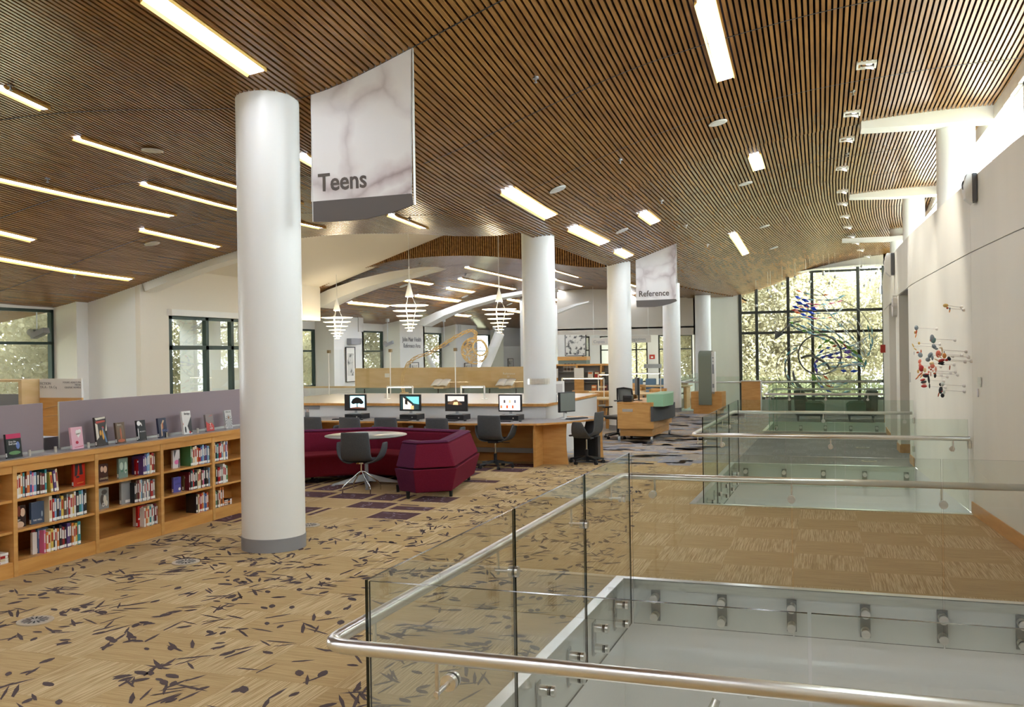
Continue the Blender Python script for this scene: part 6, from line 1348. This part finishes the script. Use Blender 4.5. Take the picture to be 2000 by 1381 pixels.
# spot fixtures hanging from ceiling rods by the windows, wall boxes and vents
def rodlamp(px, py, pyt, Y, label, rod=True):
    p = atY(px, py, Y); t = thing('hanging_fixture', label, 'light', p, .3)
    m = MB(); m.extr([(-.13, -.12, 0), (.13, -.12, .12), (.13, .12, .12), (-.13, .12, 0)], (.02, 0, -.1)); m.build('head', M['grey_band'], t); m = MB(); m.cyl((-.13, -.1, .03), (-.13, .1, .03), .07, n=14); m.build('lamp_housing', M['steel_pl'], t)
    if rod:
        zt = atY(px, pyt, Y)[2]; MB().cyl((-.05, 0, .05), (-.05, 0, zt-p[2]), .012, n=8).build('rod', M['silver'], t); MB().cyl((-.05, 0, zt-p[2]-.05), (-.05, 0, zt-p[2]+.06), .07, n=14).build('canopy', M['silver'], t)
rodlamp(77, 652, 578, 14.2, 'small grey fixture on a rod before the window at the view edge'); rodlamp(620, 668, 626, 26.0, 'small fixture on a rod beside the front column, far window'); rodlamp(760, 672, 626, 28.5, 'small fixture on a rod between the pendants'); rodlamp(870, 675, 626, 32.0, 'small fixture on a rod by the neck of the gold sculpture'); rodlamp(968, 676, 640, 36.0, 'small fixture behind the third pendant')
for P__, px, py, l in ((P1, 688, 673, 'grey sloping wall fixture above the tall framed picture'), (P3, 912, 678, 'dark wall box seen through the gold wire basket')):
    q = frontpt(P__, px, py); m = MB(); m.extr([(0, -.35, 0), (0, .3, 0), (0, .42, .2), (0, -.35, .2)], (.16, 0, 0)); tag(m.build('wall_fixture', M['grey_band'], loc=q), l, 'light')
for P__, px, py, l in ((P1, 704, 634, 'white air vent near the top of the first pier'), (P3, 897, 644, 'white air vent near the top of the pier behind the gold sculpture')):
    q = frontpt(P__, px, py); t = thing('air_vent', l, 'vent', q); MB().box(0, .02, -.17, .17, -.24, .24).build('grille', M['speaker'], t)
# big slanted struts seen in the windows
for a, b, Y, l in (((1046-70-0, 650), (938, 742), 33.0, 'white round strut slanting down past the gold wire basket'), ((832, 692), (848, 722), 34, 'short piece of white slanting strut in the window right of the lettering')):
    A = Vector(atY(*a, Y)); B = Vector(atY(*b, Y)); d = B-A; m = MB(); m.cyl((0, 0, 0), d*1.9, .19 if Y < 34 else .12, n=18); tag(m.build('steel_strut', M['white'], loc=A), l, 'strut')
# ================================================================ reading area beyond the third column
def rtable(x, y, w, d, label, yaw=0):
    t = thing('reading_table', label, 'table', (x, y, 0), yaw); MB().box(-w/2, w/2, -d/2, d/2, .71, .74).build('tabletop', M['maple_light'], t, bevel=.004)
    for s_ in (-1, 1): MB().box(s_*(w/2-.12)-.04, s_*(w/2-.12)+.04, -d/2+.08, d/2-.08, 0, .71).build('end_support', M['maple'], t)
def wchair(x, y, yaw, label):
    t = thing('wooden_chair', label, 'chair', (x, y, 0), yaw); MB().box(-.24, .24, -.22, .25, .42, .46).build('seat', M['grey_band'], t, bevel=.01)
    g = [[(u*.24, -.26-.06*v+.04*(1-u*u)*-1, .62+v*.2) for u in (-1, -.5, 0, .5, 1)] for v in (0, 1)]; MB().sheet(g).build('backrest', M['maple'], t, solid=.025)
    for a in (-.22, .22):
        for b, h in ((-.25, .8), (.22, .64)): MB().box(a-.018, a+.018, b-.018, b+.018, 0, h).build('leg', M['maple'], t)
        MB().box(a-.02, a+.02, -.24, .25, .63, .655).build('armrest', M['maple'], t)
tb = atY(1165, 790, 22.6); rtable(tb[0]-.45, 22.6, 1.9, 1.1, 'pale maple reading table left of the third column'); wchair(atY(1150, 800, 21.7)[0]-.05, 21.4, .0, 'wooden armchair with grey seat in front of the reading table left of the third column')
ulamp(tb[0]-.35, 22.6, .74, 1.1, 'bright bracket lamp on the reading table left of the third column', h=.5)
for x, y, l in ((-5.9, 26.2, 'reading table behind the third column, with a bracket lamp'), (-5.0, 25.2, 'reading table behind the help desk'), (-6.6, 29.5, 'farther reading table beyond the help desk'), (-5.1, 30.6, 'reading table beside the banner column')):
    rtable(x, y, 2.0, 1.1, l); wchair(x-.5, y-.85, R.uniform(-.2, .2), 'wooden armchair at the near side of the '+l.split(',')[0]); wchair(x+.5, y+.85, PI+R.uniform(-.2, .2), 'wooden armchair at the far side of the '+l.split(',')[0])
ulamp(-5.7, 26.2, .74, 1.0, 'bright bracket lamp on the reading table behind the third column', h=.5); ulamp(-4.85, 25.2, .74, 1.3, 'unlit pale bracket lamp on the reading table behind the help desk', h=.55)
for i in range(3):
    p = atY(1243+i*26, 775, 34.5); t = thing('lounge_chair', ['blue-cushioned grey lounge chair, first of the row under the windows', 'blue-cushioned grey lounge chair, second of the row', 'blue-cushioned grey lounge chair, last of the row beside the fourth column'][i], 'armchair', (p[0], 34.5, 0), 0, 'blue lounge chairs'); MB().box(-.19, .19, -.3, .3, .2, .42).build('seat', mat('blue_cushion', (122, 150, 170), .8), t, bevel=.03); MB().box(-.2, .2, .24, .36, .15, .85).build('backrest', mat('blue_cushion', (122, 150, 170), .8), t, bevel=.03)
    for s_ in (-1, 1): MB().box(s_*.23-.02, s_*.23+.02, -.32, .34, 0, .62).build('side_panel', M['mesh'], t)
# magazine shelving
xs0, xs1 = atY(1088, 745, 27.5)[0], atY(1186, 745, 27.5)[0]; mg = thing('magazine_shelf', 'grey magazine shelving with a maple top, between the second and third columns', 'shelf', (xs0, 27.5, 0)); w = xs1-xs0+.4
zt = atY(1140, 711, 27.5)[2]
MB().box(0, w, -.3, .3, zt-.05, zt).build('top', M['maple'], mg); MB().box(0, w, .0, .03, 0, zt-.05).build('back_panel', M['grey_band'], mg)
for z in (.25, .62, .98, 1.3): MB().box(0, w, -.28, .0, z-.02, z).build('shelf', M['mesh'], mg)
for x in (0, w*.36, w*.74, w): MB().box(x-.03, x+.03, -.3, .3, 0, zt-.05).build('upright', M['maple'], mg)
px0 = atY(1122, 740, 27.2)[0]-xs0
MB().box(px0, px0+.3, -.33, -.305, 1.12, 1.42).build('end_sign', M['paper'], mg); MB().box(px0, px0+.3, -.33, -.3, .0, 1.12).build('end_panel', M['maple'], mg); MB().box(-.05, .12, -.33, -.305, 1.12, 1.4).build('end_sign', M['paper'], mg); MB().box(-.05, .12, -.33, -.3, 0, 1.12).build('end_panel', M['maple'], mg)
for i, (px, py, c, l) in enumerate(((1153, 733, 'white', 'white magazine with an orange title'), (1166, 733, 'red', 'dark red magazine in the middle of the top row'), (1178, 733, 'black', 'black magazine at the end of the top row'), (1160, 760, 'orange', 'orange magazine in the lower row'), (1172, 760, 'grey', 'grey magazine in the lower row'), (1181, 760, 'maroon', 'maroon magazine at the end of the lower row'))):
    p = atY(px, py, 27.2); t = thing('magazine', l+' of the grey shelving', 'magazine', (p[0], 27.18, p[2]), 0, 'magazines on display'); MB().extr([(-.08, 0, -.12), (.08, 0, -.12), (.08, .06, .12), (-.08, .06, .12)], (0, .008, 0)).build('cover', CM[c], t); MB().extr([(-.06, -.001, .06-.12+.1), (.06, -.001, .04), (.06, .011, .09), (-.06, .011, .09)], (0, .001, 0)).build('title_band', CM['orange' if c == 'white' else 'cream'], t)
for i in range(12): 
    x = atY(1100, 727, 27.25)[0]+i*.035; book(['grey', 'brown', 'black'][i % 3], .028, .25, .15, (x, 27.3, 1.305), 'dark bound volume, %s along the row left of the shelf end sign' % ORD[i], 'bound volumes on the magazine shelving').rotation_euler = (0, 0, -PI/2)
aa_ = atY(1090, 698, 31)[0]; t = thing('tall_shelf_top', 'green-grey fascia board with maple edge above the magazine shelving', 'shelf', (aa_, 31, 0)); ww = atY(1145, 700, 31)[0]-aa_; MB().box(0, ww, 0, .5, 0, 1.62).build('body', mat('sage_board', (112, 124, 112), .6), t); MB().box(-.02, ww+.02, -.02, .52, 1.62, 1.75).build('maple_edge', M['maple'], t)
for px, py, Y, w, l, bd in ((1173, 667, 34.5, .7, 'white hanging sign board left of the third column', 'Copies'), (1248, 662, 34.5, .9, 'white hanging sign board right of the third column', 'Magazines')):
    p = atY(px, py, Y); t = thing('hanging_sign', l, 'sign', p); MB().box(-w/2, w/2, 0, .05, -.14, .14).build('board', M['cream'], t); text(bd, .16, M['ink_light'], t, (-w/2+.06, -.003, -.06), (PI/2, 0, 0)); 
    for s_ in (-1, 1): MB().cyl((s_*w*.4, .02, .14), (s_*w*.4, .02, zfar(p[0])-p[2]+.02), .006, n=6).build('hanging_rod', M['steel'], t)
p = atY(1274, 697, 40.9); t = thing('fire_alarm', 'orange-red fire alarm on the far wall between two windows', 'alarm', p); MB().box(-.12, .12, -.06, 0, -.1, .1).build('body', M['redbox'], t); MB().box(-.05, .05, -.065, -.06, -.05, .02).build('lens', M['white'], t)
p = atY(1275, 715, 40.9); t = thing('wall_sign', 'grey wayfinding plate under the far fire alarm', 'sign', p); MB().box(-.4, .4, -.03, 0, -.09, .09).build('plate', M['grey_band'], t)
# ================================================================ fittings on the art wall
def wallpt(px, py, out=0.0):
    lo, hi = 8.5, 34.0
    for _ in range(60):
        mid = (lo+hi)/2; p = atY(px, py, mid)
        if p[0] > xw(mid)-out: hi = mid
        else: lo = mid
    return p
def sconce(px, py, s_, label):
    p = wallpt(px, py); t = thing('wall_strobe', label, 'speaker', p); s = s_
    MB().box(-.05*s, 0, -.1*s, .1*s, -.17*s, .17*s).build('back_box', mat('dark_grey_box', (86, 88, 92), .5), t, bevel=.004)
    m = MB(); m.extr([(-.05*s, -.09*s, -.2*s), (-.13*s, -.09*s, -.13*s), (-.15*s, -.09*s, .03*s), (-.11*s, -.09*s, .17*s), (-.05*s, -.09*s, .17*s)], (0, .18*s, 0)); m.build('cover', M['white'], t, bevel=.006)
    m = MB(); m.ball((-.135*s, 0, .04*s), .05*s, 12, sc=(.5, 1, 1.2)); m.build('speaker_cone', M['black'], t)
sconce(1906, 367, .9, 'white and grey speaker box high on the art wall under the large clerestory column'); sconce(1746, 516, 1.2, 'small speaker box high on the art wall near the end window'); sconce(1724, 566, .9, 'dark speaker box at the far end of the art wall')
p = wallpt(1751, 598); t = thing('wall_clock', 'round steel-rimmed clock on the pier between the two doorways', 'clock', p, -PI/2)
m = MB(); m.cyl((0, -.07, 0), (0, 0, 0), .2, n=28); m.build('case', M['steel'], t); m = MB(); m.cyl((0, -.074, 0), (0, -.07, 0), .18, n=28); m.build('dial', M['white'], t); MB().box(-.006, .006, -.078, -.074, 0, .14).build('minute_hand', M['black'], t); MB().box(0, .09, -.078, -.074, -.006, .006).build('hour_hand', M['black'], t)
p = wallpt(1743, 622, -.09); t = thing('exit_sign', 'white EXIT sign hanging before the farther doorway', 'sign', p, -PI/2+.25); MB().box(-.24, .24, -.01, .01, -.13, .13).build('board', M['white'], t); text('EXIT', .17, M['ink_light'], t, (-.18, -.013, -.05), (PI/2, 0, 0)); 
for s_ in (-1, 1): MB().cyl((s_*.15, 0, .13), (s_*.15, 0, .42), .004, n=6).build('hanging_rod', M['steel'], t)
p = wallpt(1729, 681); m = MB(); m.box(-.1, 0, -.06, .06, -.09, .09); tag(m.build('fire_alarm', M['redbox'], loc=p), 'red fire alarm box on the wall beside the end window', 'alarm')
for px, py, w, h, mm, l in ((1914, 746, .17, .11, 'steel', 'steel switch plate on the smooth wall next to the art'), (1911, 767, .06, .09, 'white', 'white switch plate below the steel one'), (1778, 737, .05, .16, 'white', 'white card reader beside the nearer doorway'), (1786, 690, .03, .05, 'white', 'tiny white sensor on the art wall')):
    p = wallpt(px, py); m = MB(); m.box(-.012, 0, -w/2, w/2, -h/2, h/2); tag(m.build('wall_plate', M[mm], loc=p), l, 'plate')
for px, py, l in ((1786, 821, 'upper square glass clip on the art wall'), (1786, 877, 'lower square glass clip on the art wall'), (1896, 868, 'square clip where the glass guard meets the wall')):
    p = wallpt(px, py); m = MB(); m.box(-.03, 0, -.04, .04, -.045, .045); tag(m.build('glass_clip', M['steel'], loc=p), l, 'clip')
# floor air outlets and the track light down in the near opening
for px, py, l in ((69, 1214, 'round floor air outlet nearest the bookcase, low in the view'), (363, 1099, 'round floor air outlet beside the thick front column'), (1685, 875, 'round floor air outlet on the grey carpet by the second guard'), (1698, 901, 'second round floor air outlet on the grey carpet'), (603, 1027, 'round floor air outlet behind the thick front column')):
    p = fl(px, py); t = thing('floor_outlet', l, 'vent', (p[0], p[1], .002), 0, 'round floor air outlets'); MB().cyl((0, 0, 0), (0, 0, .008), .125, n=32).build('ring', mat('pale_taupe', (190, 176, 150), .5), t); MB().cyl((0, 0, .008), (0, 0, .0095), .095, n=28).build('grille', mat('grille_grey', (172, 164, 150), .5), t)
    m = MB()
    for k in range(14):
        a = k*2*PI/14; c, s = math.cos(a), math.sin(a); m.face([(c*.03-s*.004, s*.03+c*.004, .0102), (c*.03+s*.004, s*.03-c*.004, .0102), (c*.088+s*.008, s*.088-c*.008, .0102), (c*.088-s*.008, s*.088+c*.008, .0102)])
    m.build('slots', M['dark'], t)
a = Vector(atY(1394, 1327, 6.9)); b = Vector(atY(1480, 1338, 6.9)); t = thing('track_light', 'steel track with two spot heads inside the near opening', 'light', (a.x, 6.9, a.z)); L_ = b.x-a.x
MB().box(0, L_, 0, .03, -.02, 0).build('track', M['steel_pl'], t); m = MB(); m.cyl((L_*.78, 0, 0), (L_*.9, -.06, -.08), .03, .04, n=16); m.build('spot_head', M['steel'], t); m = MB(); m.cyl((.02, -.02, -.14), (-.01, -.05, -.22), .03, .04, n=16); m.build('spot_head', M['steel'], t)
# added area lights facing up, to brighten the openings from below
for x, y, sx, sy in ((0, 5.2, 2.4, 3.4), (0, 13.6, 2.2, 3.2), (0, 23.4, 1.8, 2.0)):
    l = bpy.data.lights.new('void_fill_light', 'AREA'); l.shape = 'RECTANGLE'; l.size = sx; l.size_y = sy; l.energy = 12; lo = bpy.data.objects.new('void_fill_light', l); COL.objects.link(lo); lo.location = (x, y, -4.3); lo.rotation_euler = (PI, 0, 0)

# beams of the square ceiling spots that light the art wall
for k, (x, y, tx, ty, tz) in enumerate(((.45, 12.0, 1.52, 13.2, 1.6), (.42, 14.0, 1.44, 14.6, 1.7), (.45, 16.2, 1.44, 14.9, 1.5), (.4, 18.5, 1.33, 18.9, 1.6))):
    l = bpy.data.lights.new('spot_beam', 'SPOT'); l.energy = 150; l.spot_size = 1.0; l.spot_blend = .6; l.shadow_soft_size = .04; l.color = (1, .95, .88); lo = bpy.data.objects.new('spot_beam', l); COL.objects.link(lo)
    lo.location = (x, y, 5.3); lo.rotation_euler = (Vector((tx, ty, tz))-Vector((x, y, 5.3))).to_track_quat('-Z', 'Y').to_euler()
